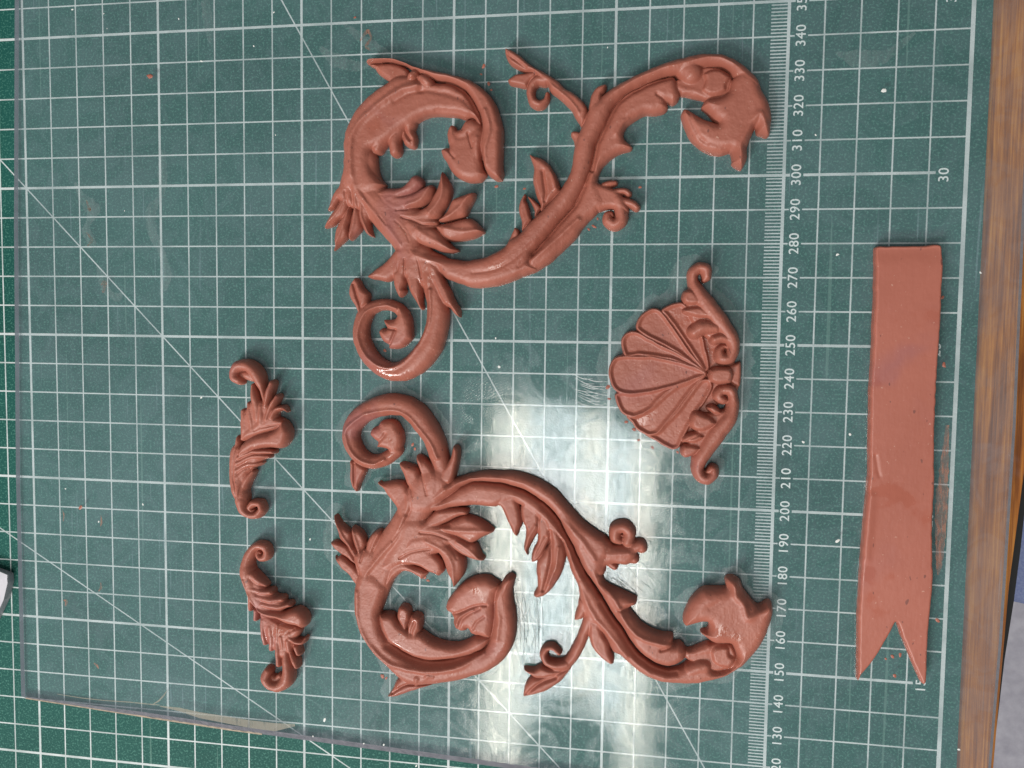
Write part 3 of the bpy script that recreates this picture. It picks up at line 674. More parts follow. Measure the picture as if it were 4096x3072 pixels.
b.poly('leaf', 4.6, 2.4, 'G', [(1020, 880), (1060, 880), (1130, 920), (1200, 990), (1260, 1080), (1280, 1150), (1260, 1330), (1150, 1290), (1080, 1100), (1040, 1000), (1015, 930)], lines=[(0.5, 0.6, 'G', [(1060, 930), (1090, 1080), (1110, 1200)])])
b.poly('leaf', 4.4, 2.4, 'G', [(830, 970), (870, 960), (960, 985), (1040, 1020), (1080, 1120), (1120, 1250), (1080, 1330), (950, 1240), (910, 1190), (880, 1100), (840, 1020)])
b.poly('leaf', 4.0, 2.8, 'G', [(585, 1190), (610, 1170), (640, 1185), (760, 1165), (880, 1170), (930, 1220), (980, 1320), (1010, 1450), (950, 1520), (870, 1560), (810, 1500), (770, 1420), (690, 1320), (640, 1250)], lines=[(0.4, 0.7, 'G', [(930, 1300), (940, 1450), (900, 1560)])])
b.poly('leaf_web', 4.6, 3.4, 'H', [(340, 720), (450, 660), (560, 690), (570, 850), (480, 1020), (400, 1000), (340, 840)], soft=1.5, lines=[(-0.6, 0.3, 'H', [(420, 800), (450, 700)]), (-0.6, 0.3, 'H', [(370, 830), (400, 930)])])
b.poly('leaf_web', 4.9, 4.0, 'G', [(920, 1250), (1060, 1080), (1250, 1040), (1400, 1150), (1350, 1350), (1200, 1500), (1000, 1500), (900, 1400)], soft=1.6, lines=[(-0.6, 0.35, 'G', [(1090, 1080), (1130, 1200), (1150, 1300)]), (-0.6, 0.35, 'G', [(960, 1200), (1000, 1320)])])
b.rod('trunk', 5.3, 'H', [(1240, -90, 150), (1120, 60, 165), (990, 250, 172), (870, 450, 165), (740, 650, 175), (630, 850, 185), (545, 1050, 182), (495, 1250, 158)], R=3.8, soft=1.8,
      lines=[(-0.9, 0.3, 'H', [(1300, 150), (1210, 250), (1160, 340), (1100, 430), (960, 550)]), (0.7, 0.8, 'H', [(900, 300), (820, 520), (650, 720), (470, 950), (400, 1150)]), (-0.5, 0.4, 'H', [(970, 0), (970, 200), (900, 380), (780, 560)])])
# stem halves
b.poly('stem', 5.4, 3.4, 'G', [(1150, 1400), (1300, 1180), (1390, 1175), (1440, 1140), (1600, 1090), (1800, 1060), (2000, 1062)], 'J', [(420, 235), (560, 265), (720, 330), (880, 430), (980, 540), (1080, 650), (1200, 780), (1330, 880), (1480, 985), (1500, 1100), (1440, 1250), (1400, 1340)],
       'K', [(1135, 120), (1150, 200), (1200, 240), (1330, 300), (1460, 360), (1495, 375), (1520, 390), (1505, 450), (1430, 490), (1440, 510), (1500, 590), (1560, 660), (1680, 740), (1800, 775), (1890, 780), (1920, 810), (1915, 870), (1980, 870), (2040, 920), (2060, 960), (2040, 1050), (1950, 1110), (1850, 1130), (1720, 1095), (1620, 1035), (1520, 945), (1440, 845), (1370, 725), (1300, 625), (1230, 525), (1160, 405), (1090, 285), (1020, 185)],
       'J', [(1200, 1290), (1140, 1160), (1080, 1030), (1010, 900), (950, 780), (880, 680), (750, 560), (560, 440), (300, 360), (0, 345)], 'G', [(1500, 1240), (1350, 1350)],
       lines=[(0.6, 0.8, 'J', [(900, 690), (1080, 850), (1250, 1050), (1330, 1180)]), (0.7, 0.7, 'K', [(1150, 220), (1250, 330), (1330, 480), (1400, 640), (1550, 780), (1750, 850), (1890, 870)]), (-0.8, 0.4, 'K', [(1310, 490), (1430, 490)]), (-0.9, 0.4, 'K', [(1915, 870), (1850, 910), (1780, 930)])])
b.poly('sheath', 4.7, 3.4, 'G', [(1150, 1420), (1350, 1330), (1500, 1235)], 'J', [(0, 345), (300, 365), (560, 450), (750, 570), (880, 700), (950, 800), (1010, 920), (1080, 1050), (1140, 1180), (1200, 1300), (1280, 1440), (1350, 1540)],
       'K', [(1143, 415), (1230, 560), (1300, 660), (1370, 760), (1440, 880), (1520, 980), (1620, 1070), (1720, 1130), (1830, 1165), (1930, 1165), (2030, 1125), (2100, 1075), (2200, 1060)], 'L', [(1180, 1190), (1260, 1310), (1420, 1290), (1520, 1180), (1650, 1190), (1520, 1310), (1400, 1385), (1250, 1430), (1100, 1460), (950, 1470), (800, 1460)],
       'K', [(1780, 1310), (1640, 1260), (1530, 1190), (1420, 1100), (1330, 1020), (1250, 980), (1160, 800), (1080, 720), (980, 650), (910, 500), (880, 380), (870, 270), (830, 180), (790, 90), (760, 0)], 'J', [(1020, 1200), (1000, 1100), (960, 1000), (860, 900), (760, 800), (640, 700), (500, 600), (400, 560), (240, 620), (0, 605)], 'G', [(1580, 1440), (1400, 1462), (1280, 1490), (1180, 1490)],
       lines=[(-0.8, 0.7, 'J', [(750, 600), (880, 730), (950, 830), (1010, 950), (1080, 1080), (1140, 1210), (1200, 1330), (1280, 1470)]), (-0.9, 0.7, 'K', [(1120, 430), (1210, 570), (1350, 770), (1500, 1000), (1620, 1100), (1730, 1160), (1850, 1190), (1950, 1190)]),
              (0.5, 0.7, 'K', [(880, 200), (960, 400), (1080, 600), (1250, 800), (1400, 1000)])])
b.poly('leaf', 4.2, 2.2, 'J', [(245, 580), (300, 640), (350, 760), (390, 840), (430, 920), (465, 950), (490, 900), (525, 790), (510, 650), (470, 520), (400, 450), (310, 460)])
b.poly('leaf', 4.1, 1.8, 'J', [(525, 780), (560, 850), (560, 960), (540, 1080), (560, 1130), (590, 1165), (590, 1100), (640, 1010), (700, 910), (730, 830), (720, 700), (660, 560), (560, 520), (510, 620)], lines=[(0.4, 0.5, 'J', [(570, 1100), (610, 950), (680, 820)])])
b.poly('leaf', 4.0, 1.7, 'J', [(700, 920), (690, 1000), (640, 1100), (625, 1230), (680, 1225), (750, 1160), (800, 1060), (840, 950), (830, 800), (740, 700), (690, 780)], lines=[(-0.6, 0.5, 'J', [(660, 1190), (720, 1080), (790, 950)])])
b.poly('leaf', 4.5, 2.4, 'J', [(830, 1000), (790, 1080), (720, 1170), (690, 1230), (680, 1320), (690, 1440), (690, 1510), (650, 1590), (690, 1625), (760, 1610), (850, 1540), (920, 1440), (970, 1330), (1000, 1220), (1010, 1100), (970, 950), (890, 770), (780, 660), (770, 800)],
       lines=[(-1.4, 0.55, 'J', [(840, 880), (855, 1100), (845, 1250), (800, 1430), (765, 1530)]), (0.5, 0.5, 'J', [(930, 1050), (910, 1250), (830, 1450)])])
b.poly('tendril', 4.5, 2.8, 'J', [(1330, 990), (1480, 985), (1540, 1040), (1700, 1040), (1770, 1060), (1790, 1150), (1740, 1230), (1680, 1265), (1600, 1260), (1520, 1250), (1460, 1280), (1440, 1350), (1380, 1400), (1250, 1250), (1200, 1100)], lines=[(0.4, 0.8, 'J', [(1300, 1080), (1500, 1130), (1700, 1120)])])
b.rod('lobe', 4.0, 'J', [(1740, 1080, 70), (1820, 1050, 72), (1845, 1080, 62)])
b.rod('lobe', 3.7, 'J', [(1680, 1190, 60), (1760, 1200, 60)])
b.rod('lobe', 3.4, 'J', [(1480, 1240, 45), (1545, 1285, 45)])
b.rod('curl', 4.6, 'J', [(1690, 1000, 78), (1708, 900, 74), (1645, 842, 72), (1560, 872, 74), (1555, 965, 68), (1620, 1005, 38), (1655, 960, 22), (1620, 935, 16)])
b.poly('leaf', 3.6, 2.2, 'K', [(265, 1480), (258, 1440), (280, 1350), (330, 1280), (380, 1250), (500, 1240), (700, 1170), (800, 1140), (700, 1280), (560, 1390), (440, 1440), (330, 1465)], lines=[(-1.3, 0.5, 'K', [(300, 1440), (380, 1360), (480, 1300), (620, 1250)])])
b.poly('leaflet', 3.8, 1.7, 'K', [(262, 1160), (290, 1155), (380, 1165), (460, 1130), (540, 1150), (700, 1180), (650, 1220), (500, 1260), (380, 1260), (320, 1220), (280, 1190)])
b.rod('tendril', 4.2, 'K', [(1010, 600, 80), (940, 760, 62), (875, 910, 64), (800, 1050, 64), (720, 1130, 60), (620, 1165, 48)])
b.rod('curl', 4.1, 'K', [(740, 1110, 50), (620, 1125, 52), (520, 1085, 48), (482, 1005, 45), (520, 940, 40), (590, 935, 38), (655, 995, 30)])
b.poly('leaf', 4.4, 2.0, 'K', [(990, 620), (980, 760), (1000, 870), (1050, 970), (1130, 1050), (1220, 1110), (1260, 1105), (1265, 1050), (1230, 960), (1200, 850), (1150, 760), (1100, 640)])
b.poly('thorn', 4.0, 2.0, 'K', [(880, 380), (860, 470), (825, 625), (910, 618), (960, 570), (1010, 450)])
b.poly('flower', 5.6, 4.2, 'L', [(1290, 1020), (1220, 990), (1170, 950), (1110, 900), (1130, 875), (1180, 870), (1200, 830), (1190, 790), (1130, 785), (1060, 800), (1000, 820), (950, 832), (915, 790), (920, 720), (950, 640), (1000, 540), (1060, 470), (1140, 410), (1250, 405), (1340, 405), (1390, 395), (1380, 330), (1400, 290), (1450, 280), (1500, 295), (1545, 330), (1580, 410), (1640, 500), (1700, 570), (1745, 605), (1790, 590), (1830, 560), (1880, 560), (1905, 610), (1910, 680), (1880, 800), (1820, 960), (1750, 1080), (1650, 1190), (1560, 1280), (1480, 1260), (1505, 1150), (1450, 1030)],
       lines=[(0.8, 1.0, 'L', [(1460, 320), (1480, 450), (1580, 560), (1620, 700), (1720, 660), (1850, 620)]), (-0.8, 1.1, 'L', [(1640, 560), (1650, 640), (1700, 650)]), (-0.4, 0.9, 'L', [(1380, 400), (1330, 520), (1200, 600)])])
b.poly('boss_bed', 3.2, 1.4, 'L', [(940, 1090), (1000, 1095), (1100, 1070), (1220, 1020), (1300, 1010), (1450, 1030), (1510, 1150), (1480, 1280), (1250, 1330), (1100, 1250), (950, 1200)])
b.poly('boss', 4.4, 1.8, 'L', [(1210, 1100), (1260, 1040), (1380, 1030), (1430, 1060), (1440, 1130), (1490, 1160), (1480, 1230), (1420, 1280), (1320, 1270), (1240, 1220), (1220, 1160)])
b.rod('boss_strap', 3.4, 'L', [(900, 1150, 60), (1020, 1130, 52), (1200, 1080, 70)])
b.rod('knob', 5.2, 'L', [(1000, 1300, 80), (1090, 1270, 88), (1150, 1260, 85)])
# leaf fans of the trunk
b.poly('leaf', 3.6, 1.6, 'H', [(105, 305), (130, 295), (180, 370), (250, 440), (300, 490), (310, 540), (330, 620), (380, 720), (430, 830), (350, 790), (250, 640), (170, 560), (140, 450)], lines=[(0.6, 0.5, 'H', [(130, 340), (220, 520), (320, 660)])])
b.poly('leaf', 3.7, 1.7, 'H', [(310, 420), (360, 440), (420, 490), (460, 560), (465, 620), (440, 700), (440, 800), (380, 730), (330, 620), (305, 520)], lines=[(0.5, 0.5, 'H', [(330, 460), (370, 580), (410, 720)])])
b.poly('leaf', 3.7, 1.8, 'H', [(625, 460), (640, 480), (635, 540), (610, 630), (570, 700), (540, 800), (480, 870), (430, 800), (450, 700), (480, 580), (530, 500), (580, 465)], lines=[(0.4, 0.5, 'H', [(610, 500), (550, 620), (490, 780)])])
b.poly('leaf', 3.4, 1.5, 'H', [(70, 600), (120, 580), (180, 600), (260, 640), (310, 700), (350, 780), (390, 850), (330, 830), (250, 770), (170, 720), (110, 670)])
b.poly('leaf', 3.4, 1.8, 'H', [(110, 755), (130, 770), (190, 740), (240, 770), (330, 850), (400, 930), (430, 1020), (400, 1100), (330, 1050), (270, 960), (190, 890), (140, 820)])
b.poly('leaf_web', 4.7, 3.8, 'H', [(880, 350), (1120, 340), (1330, 410), (1460, 540), (1380, 660), (1220, 740), (1020, 800), (780, 900), (640, 860), (800, 560)], soft=1.6, lines=[(-0.6, 0.35, 'H', [(1080, 480), (1250, 500), (1400, 560)]), (-0.5, 0.35, 'H', [(850, 760), (1000, 690), (1180, 660)])])
b.poly('leaf', 4.4, 1.9, 'H', [(1240, 240), (1350, 220), (1540, 215), (1590, 245), (1580, 290), (1500, 310), (1430, 340), (1330, 390), (1180, 440), (1050, 490), (1100, 380)])
b.poly('leaf', 4.4, 2.6, 'H', [(1060, 470), (1200, 400), (1330, 390), (1430, 345), (1560, 300), (1650, 320), (1760, 370), (1850, 440), (1875, 470), (1860, 495), (1760, 540), (1650, 600), (1600, 600), (1480, 540), (1300, 490), (1150, 500)], lines=[(0.6, 0.8, 'H', [(1820, 460), (1600, 460), (1350, 440)]), (-0.5, 0.5, 'H', [(1140, 450), (1280, 410), (1400, 400)])])
b.poly('leaf', 4.2, 2.0, 'H', [(1450, 510), (1600, 590), (1660, 600), (1700, 660), (1740, 740), (1770, 770), (1760, 805), (1680, 800), (1600, 775), (1500, 720), (1400, 640), (1350, 540)], lines=[(0.5, 0.6, 'H', [(1720, 770), (1600, 660), (1480, 580)])])
b.poly('leaf', 4.9, 2.6, 'H', [(950, 540), (1150, 490), (1300, 510), (1400, 600), (1480, 690), (1540, 750), (1560, 860), (1540, 960), (1480, 1040), (1430, 1095), (1410, 1020), (1360, 930), (1330, 830), (1280, 730), (1180, 670), (1050, 660), (900, 680)], lines=[(0.5, 0.7, 'H', [(1440, 1020), (1440, 850), (1350, 680), (1150, 570)]), (-0.4, 0.4, 'H', [(1480, 760), (1420, 660), (1340, 580)])])
b.poly('leaf', 4.4, 2.2, 'H', [(860, 720), (1050, 640), (1170, 670), (1260, 740), (1310, 800), (1330, 900), (1270, 970), (1220, 950), (1160, 930), (1100, 890), (1000, 850), (860, 840)])
b.poly('leaf', 4.2, 2.0, 'H', [(740, 860), (880, 800), (1000, 850), (1100, 890), (1150, 930), (1130, 970), (1080, 1010), (1050, 980), (960, 930), (880, 920), (820, 960), (690, 1080)])
# left scroll
b.poly('scroll_stem', 5.2, 3.8, 'I', [(60, 300), (60, 500), (90, 640), (130, 780), (190, 880), (270, 1000), (370, 1090), (460, 1180), (545, 1265), (640, 1310), (760, 1340), (930, 1330), (1100, 1310), (1250, 1280), (1400, 1240), (1520, 1200), (1620, 1140), (1700, 1070), (1770, 980), (1820, 860), (1838, 700), (1830, 560), (1800, 400), (1800, 300), (1820, 200), (1830, 160), (1780, 120), (1720, 150), (1680, 210), (1620, 290), (1600, 400), (1595, 600), (1570, 780), (1500, 930), (1300, 1010), (1000, 1070), (700, 1020), (500, 900), (390, 740), (350, 560), (385, 420), (420, 250), (300, 100), (120, 100)],
       lines=[(0.8, 0.8, 'I', [(110, 300), (120, 600), (200, 800), (330, 960), (450, 1060), (600, 1110), (800, 1150), (1000, 1150), (1200, 1120), (1350, 1040), (1480, 960)]), (-0.9, 0.8, 'I', [(430, 890), (560, 980), (700, 1050), (850, 1085), (1000, 1090), (1200, 1060), (1400, 980)]), (0.6, 0.8, 'I', [(1640, 800), (1660, 600), (1640, 400), (1700, 240), (1780, 160)])])
b.poly('scroll_band', 4.9, 2.8, 'I', [(340, 560), (420, 540), (490, 555), (560, 640), (700, 740), (800, 750), (870, 800), (960, 850), (1080, 880), (1190, 890), (1300, 860), (1420, 800), (1560, 810), (1500, 920), (1400, 980), (1200, 1040), (1000, 1065), (850, 1060), (700, 1020), (560, 945), (430, 850), (355, 700)])
b.poly('fin', 3.6, 2.0, 'I', [(415, 1478), (440, 1440), (490, 1360), (510, 1310), (545, 1270), (640, 1220), (730, 1250), (780, 1320), (930, 1335), (850, 1370), (740, 1400), (620, 1440), (520, 1475)], lines=[(-1.1, 0.4, 'I', [(480, 1430), (560, 1370), (640, 1335), (720, 1325)])])
b.rod('boss', 5.6, 'I', [(760, 1265, 42), (770, 1235, 48), (800, 1215, 38)])
b.rod('boss', 5.9, 'I', [(865, 1230, 46), (890, 1205, 56), (945, 1210, 48)])
b.poly('flower', 4.8, 3.6, 'I', [(1660, 230), (1600, 180), (1540, 150), (1460, 140), (1370, 155), (1280, 200), (1200, 270), (1130, 350), (1090, 410), (1065, 480), (1080, 520), (1120, 550), (1150, 600), (1150, 660), (1180, 720), (1230, 750), (1290, 740), (1310, 720), (1340, 770), (1400, 800), (1430, 800), (1560, 820), (1610, 650), (1610, 450), (1650, 300)],
       lines=[(-0.9, 0.45, 'I', [(1130, 548), (1250, 515), (1400, 450), (1520, 440)]), (-0.7, 0.45, 'I', [(1225, 690), (1260, 600), (1340, 530), (1450, 480)]), (-0.5, 0.4, 'I', [(1380, 700), (1420, 630), (1500, 570)]), (0.4, 0.5, 'I', [(1180, 700), (1250, 560), (1380, 490)])])
b.poly('lobe', 4.2, 1.9, 'I', [(540, 500), (570, 465), (620, 462), (670, 500), (685, 560), (670, 640), (650, 720), (620, 740), (570, 670), (530, 590)])
b.poly('lobe', 4.6, 1.9, 'I', [(700, 560), (760, 555), (800, 590), (810, 650), (800, 720), (780, 760), (790, 860), (830, 895), (760, 910), (710, 880), (660, 790), (650, 710), (670, 620)], lines=[(-0.9, 0.5, 'I', [(740, 640), (700, 740), (720, 850)])])
ORN2 = b.build('scroll_ornament', 'red clay acanthus scroll crossing the bright lamp reflection, nearest the bottom', 'clay ornament', 'modelled clay scrolls', M_CLAY, 200)
E2 = b

# ---- scallop shell
s = Relief(zmid=1.5, k=0.6)
fan = dict(dish=(1.0, 0.35, 1.7), grow=0.28, e=0.42)
s.poly('base', 1.6, 1.5, 'M', [(560, 850), (900, 650), (1090, 700), (1400, 900), (1640, 1250), (1680, 1480), (1640, 1600)], 'N', [(1400, 640), (1200, 900), (1010, 1060), (850, 1040), (560, 870), (420, 690), (330, 500), (300, 150), (400, 20)])
s.poly('shell_lobe', 3.4, 0.9, 'M', [(820, 670), (900, 620), (1000, 585), (1060, 600), (1180, 720), (1250, 900), (1290, 1050), (1340, 1290), (1300, 1340), (1200, 1200), (1000, 900), (880, 740)], **fan)
s.poly('shell_lobe', 3.6, 0.9, 'M', [(545, 860), (560, 780), (620, 700), (700, 655), (760, 655), (810, 680), (880, 760), (1000, 930), (1100, 1080), (1300, 1340), (1200, 1290), (1000, 1140), (850, 1050), (700, 980), (600, 920)], **fan)
s.poly('shell_lobe', 3.7, 0.9, 'M', [(385, 1060), (390, 980), (430, 920), (490, 900), (560, 910), (650, 960), (800, 1040), (950, 1110), (1100, 1200), (1310, 1350), (1150, 1290), (950, 1220), (750, 1180), (560, 1160), (420, 1170)], **fan)
s.poly('shell_lobe', 3.9, 0.9, 'M', [(240, 1350), (250, 1280), (300, 1200), (370, 1170), (500, 1170), (700, 1170), (900, 1210), (1100, 1260), (1310, 1360), (1150, 1440), (950, 1510), (750, 1560), (560, 1590), (420, 1590), (330, 1560), (270, 1480)], **fan)
s.poly('shell_lobe', 3.7, 0.9, 'N', [(310, 490), (330, 590), (380, 680), (440, 720), (530, 735), (700, 650), (850, 490), (1000, 400), (1200, 320), (1300, 265), (1100, 330), (900, 390), (700, 440), (500, 475), (380, 465)], **fan)
s.poly('shell_lobe', 3.6, 0.9, 'N', [(440, 730), (500, 800), (560, 880), (680, 935), (770, 915), (860, 815), (1000, 650), (1110, 500), (1250, 330), (1310, 270), (1000, 390), (850, 490), (700, 630), (540, 715)], **fan)
s.poly('shell_lobe', 3.4, 0.9, 'N', [(640, 920), (750, 990), (850, 1050), (940, 1090), (1010, 1060), (1060, 950), (1130, 830), (1200, 700), (1300, 550), (1375, 400), (1340, 320), (1250, 330), (1100, 520), (980, 680), (850, 810), (760, 900)], **fan)
s.poly('shell_hinge', 3.0, 1.4, 'M', [(1560, 1280), (1640, 1250), (1690, 1230), (1705, 1300), (1700, 1420), (1680, 1510), (1600, 1490), (1550, 1400)])
s.poly('button', 5.4, 2.0, 'M', [(1325, 1380), (1340, 1320), (1400, 1285), (1480, 1280), (1570, 1290), (1610, 1340), (1610, 1410), (1580, 1465), (1500, 1485), (1400, 1480), (1340, 1440)])
s.rod('scroll_arm', 6.0, 'M', [(1285, 335, 34), (1312, 285, 62), (1300, 212, 72), (1235, 200, 66), (1166, 260, 66), (1162, 350, 62), (1205, 450, 88), (1290, 580, 108), (1400, 720, 110), (1500, 850, 100), (1585, 980, 92), (1605, 1090, 80), (1560, 1190, 78), (1480, 1195, 78), (1455, 1125, 58), (1500, 1065, 34), (1545, 1080, 22)], R=2.6)
s.poly('arm_web', 3.9, 1.8, 'M', [(1110, 470), (1240, 470), (1500, 800), (1580, 1000), (1400, 1030), (1260, 940), (1150, 820), (1080, 660)])
s.poly('arm_web', 4.1, 1.8, 'N', [(1200, 700), (1380, 680), (1560, 640), (1620, 720), (1450, 950), (1300, 1150), (1150, 1150), (1090, 1000), (1180, 880)])
s.poly('lobe', 5.4, 1.9, 'M', [(1120, 435), (1060, 460), (1030, 530), (1050, 590), (1100, 620), (1180, 620), (1260, 580), (1180, 450)])
s.poly('lobe', 5.3, 1.9, 'M', [(1120, 625), (1050, 655), (1045, 700), (1130, 740), (1300, 770), (1400, 740), (1260, 620)])
s.rod('lobe', 6.4, 'M', [(1180, 905, 92), (1260, 855, 100), (1400, 860, 80)])
s.rod('lobe', 5.8, 'M', [(1400, 990, 68), (1480, 970, 66), (1560, 1000, 50)])
s.rod('scroll_arm', 6.0, 'N', [(1545, 560, 22), (1500, 555, 52), (1438, 505, 66), (1475, 445, 64), (1570, 440, 70), (1605, 520, 66), (1600, 640, 80), (1550, 760, 100), (1450, 880, 110), (1380, 980, 110), (1300, 1100, 100), (1240, 1200, 92), (1215, 1300, 74), (1245, 1385, 72), (1315, 1420, 72), (1388, 1370, 68), (1385, 1310, 60), (1325, 1335, 34)], R=2.6)
s.poly('lobe', 6.0, 2.2, 'N', [(1150, 690), (1200, 660), (1290, 690), (1380, 730), (1430, 800), (1300, 890), (1200, 890), (1140, 850), (1115, 780)])
s.poly('lobe', 5.4, 1.8, 'N', [(1040, 960), (1100, 910), (1200, 890), (1300, 950), (1200, 1020), (1100, 1020), (1040, 1010)], lines=[(-0.6, 0.4, 'N', [(1060, 1000), (1150, 960), (1220, 930)])])
s.poly('lobe', 5.4, 1.8, 'N', [(1020, 1090), (1060, 1030), (1180, 1030), (1260, 1080), (1180, 1150), (1080, 1185), (1030, 1150)])
s.poly('lobe', 5.2, 1.6, 'N', [(1310, 620), (1370, 590), (1430, 620), (1480, 690), (1390, 710), (1330, 660)])
ORN3 = s.build('shell_ornament', 'red clay scallop shell with two small side scrolls', 'clay ornament', 'small clay ornaments', M_CLAY, 300)
E3 = s

# ---- small leaf sprays on the left
c = Relief(zmid=1.5, cell=0.14, k=0.8)
c.poly('leaf_web', 3.9, 2.6, 'P', [(480, 150), (700, 190), (950, 185), (1000, 280), (880, 385), (760, 470), (720, 640), (600, 820), (470, 600)])
c.poly('leaf_web', 3.7, 2.6, 'O', [(630, 1000), (800, 720), (1000, 760), (1150, 850), (1150, 1050), (900, 1250), (640, 1330)])
c.rod('curl', 5.0, 'O', [(600, 450, 66), (535, 400, 76), (530, 310, 76), (590, 235, 84), (700, 222, 86), (800, 280, 92), (870, 380, 92), (905, 470, 80), (940, 570, 58), (970, 700, 44), (990, 800, 40)])
c.rod('curl_hollow', 2.6, 'O', [(640, 370, 60), (720, 380, 70), (790, 420, 50)])
c.rod('frond', 4.4, 'O', [(800, 530, 40), (830, 680, 68), (870, 850, 64), (880, 1000, 60)])
c.rod('frond', 4.6, 'O', [(1085, 490, 48), (1050, 600, 55), (1020, 740, 48), (1000, 820, 40)])
c.rod('frond', 4.6, 'O', [(1165, 680, 42), (1120, 770, 50), (1060, 880, 44), (1020, 1000, 44)])
c.rod('frond', 4.2, 'O', [(1295, 900, 18), (1240, 850, 38), (1160, 870, 44), (1090, 980, 46)])
c.rod('frond', 4.0, 'O', [(740, 790, 34), (760, 900, 50), (790, 1050, 55), (800, 1150, 50)])
c.rod('frond', 3.8, 'O', [(660, 900, 46), (665, 1000, 56), (670, 1150, 60), (640, 1300, 38)])
c.rod('frond', 4.4, 'O', [(935, 840, 46), (940, 960, 60), (930, 1060, 55)])
c.poly('leaf_base', 3.8, 2.0, 'O', [(800, 1100), (1000, 950), (1200, 1000), (1290, 1060), (1150, 1170), (900, 1250), (700, 1310), (650, 1350), (680, 1200)], lines=[(-0.5, 0.3, 'O', [(950, 1130), (1080, 1110), (1200, 1090)]), (-0.5, 0.3, 'O', [(850, 1180), (930, 1130)])])
c.poly('big_lobe', 5.4, 3.0, 'O', [(1260, 1030), (1330, 1100), (1370, 1190), (1360, 1290), (1310, 1390), (1230, 1445), (1130, 1440), (950, 1450), (800, 1500), (650, 1590), (590, 1520), (650, 1380), (750, 1290), (900, 1230), (1080, 1190), (1180, 1120)])
c.poly('side_frond', 3.8, 1.8, 'O', [(570, 1250), (600, 1270), (630, 1360), (610, 1500), (580, 1680), (460, 1700), (465, 1500), (520, 1420), (540, 1290)])
c.rod('stem', 4.8, 'P', [(570, 180, 95), (545, 400, 98), (552, 560, 106), (590, 740, 122), (632, 880, 104), (640, 960, 86)], lines=[(-0.6, 0.3, 'P', [(600, 120), (560, 300), (540, 500), (580, 700), (600, 850)]), (0.5, 0.4, 'P', [(720, 560), (640, 720), (600, 900)])])
c.rod('frond', 4.8, 'P', [(620, 280, 45), (820, 200, 46), (980, 195, 46), (1100, 200, 38)])
c.rod('frond', 4.6, 'P', [(600, 370, 48), (790, 275, 46), (940, 262, 48), (1035, 270, 32)])
c.rod('frond', 4.4, 'P', [(590, 470, 52), (740, 390, 50), (870, 375, 42), (930, 360, 20)])
c.rod('frond', 4.2, 'P', [(600, 580, 60), (690, 490, 54), (800, 430, 28)])
c.rod('frond', 4.2, 'P', [(640, 780, 70), (720, 600, 62), (800, 500, 36)])
c.rod('volute', 4.8, 'P', [(630, 930, 90), (662, 1060, 78), (740, 1128, 62), (850, 1135, 60), (925, 1060, 58), (900, 975, 56), (815, 960, 54), (748, 1020, 46), (775, 1075, 28), (812, 1062, 18)])
ORN4 = c.build('leaf_spray', 'small red clay leaf spray, upper of the two at left', 'clay ornament', 'small clay ornaments', M_CLAY, 400)
E4 = c

d = Relief(zmid=1.5, cell=0.14, k=0.8)
d.poly('leaf_web', 4.0, 2.6, 'Q', [(690, 640), (900, 710), (1010, 850), (1170, 960), (1290, 1050), (1220, 1190), (900, 1130), (720, 900)])
d.poly('leaf_web', 3.7, 2.6, 'R', [(930, 200), (1150, 300), (1400, 450), (1420, 650), (1250, 850), (1130, 750), (980, 560)])
d.rod('volute', 4.9, 'Q', [(715, 620, 110), (712, 500, 96), (735, 390, 82), (790, 285, 70), (870, 225, 62), (960, 240, 62), (1005, 310, 62), (985, 390, 62), (915, 408, 54), (868, 360, 44), (888, 312, 26), (915, 335, 16)])
d.rod('stem', 4.9, 'Q', [(715, 580, 110), (745, 720, 112), (790, 850, 100), (830, 960, 105), (900, 1060, 90), (1000, 1160, 80), (1100, 1230, 60)], lines=[(0.5, 0.4, 'Q', [(700, 700), (740, 860), (800, 980), (880, 1130)])])
d.rod('frond', 4.6, 'Q', [(790, 640, 70), (900, 730, 62), (990, 790, 36)])
d.rod('frond', 4.4, 'Q', [(780, 830, 48), (940, 880, 50), (1075, 890, 46)])
d.rod('frond', 4.6, 'Q', [(880, 950, 52), (1080, 1005, 60), (1240, 1000, 42)])
d.rod('frond', 4.6, 'Q', [(960, 1060, 52), (1190, 1110, 55), (1340, 1080, 44)])
d.poly('big_lobe', 5.4, 3.0, 'Q', [(860, 1080), (1100, 1160), (1280, 1170), (1400, 1130), (1500, 1135), (1580, 1200), (1615, 1290), (1600, 1380), (1540, 1430), (1460, 1400), (1300, 1360), (1150, 1290), (1000, 1250), (880, 1180)])
d.rod('frond', 3.6, 'Q', [(765, 980, 44), (762, 1090, 46), (757, 1160, 34)])
d.rod('frond', 3.6, 'Q', [(850, 1170, 45), (835, 1300, 38)])
d.poly('leaf_base', 3.6, 2.2, 'R', [(900, 120), (1100, 230), (1300, 330), (1480, 390), (1510, 430), (1480, 500), (1400, 580), (1300, 600), (1150, 620), (1020, 540), (920, 300)], lines=[(-0.5, 0.4, 'R', [(1100, 260), (1250, 330), (1400, 380)]), (-0.5, 0.3, 'R', [(1300, 470), (1420, 410)]), (0.4, 0.4, 'R', [(1180, 330), (1170, 480), (1180, 600)])])
d.rod('frond', 4.0, 'R', [(955, 280, 50), (960, 450, 52), (985, 610, 46)])
d.rod('frond', 4.2, 'R', [(1060, 380, 60), (1085, 560, 60), (1075, 700, 46)])
d.rod('frond', 4.2, 'R', [(1150, 560, 42), (1182, 740, 55), (1182, 930, 48)])
d.rod('frond', 4.2, 'R', [(1230, 520, 46), (1250, 690, 36)])
d.rod('frond', 4.4, 'R', [(1330, 580, 58), (1345, 720, 44)])
d.rod('frond', 4.2, 'R', [(1350, 740, 34), (1415, 870, 56), (1445, 955, 46)])
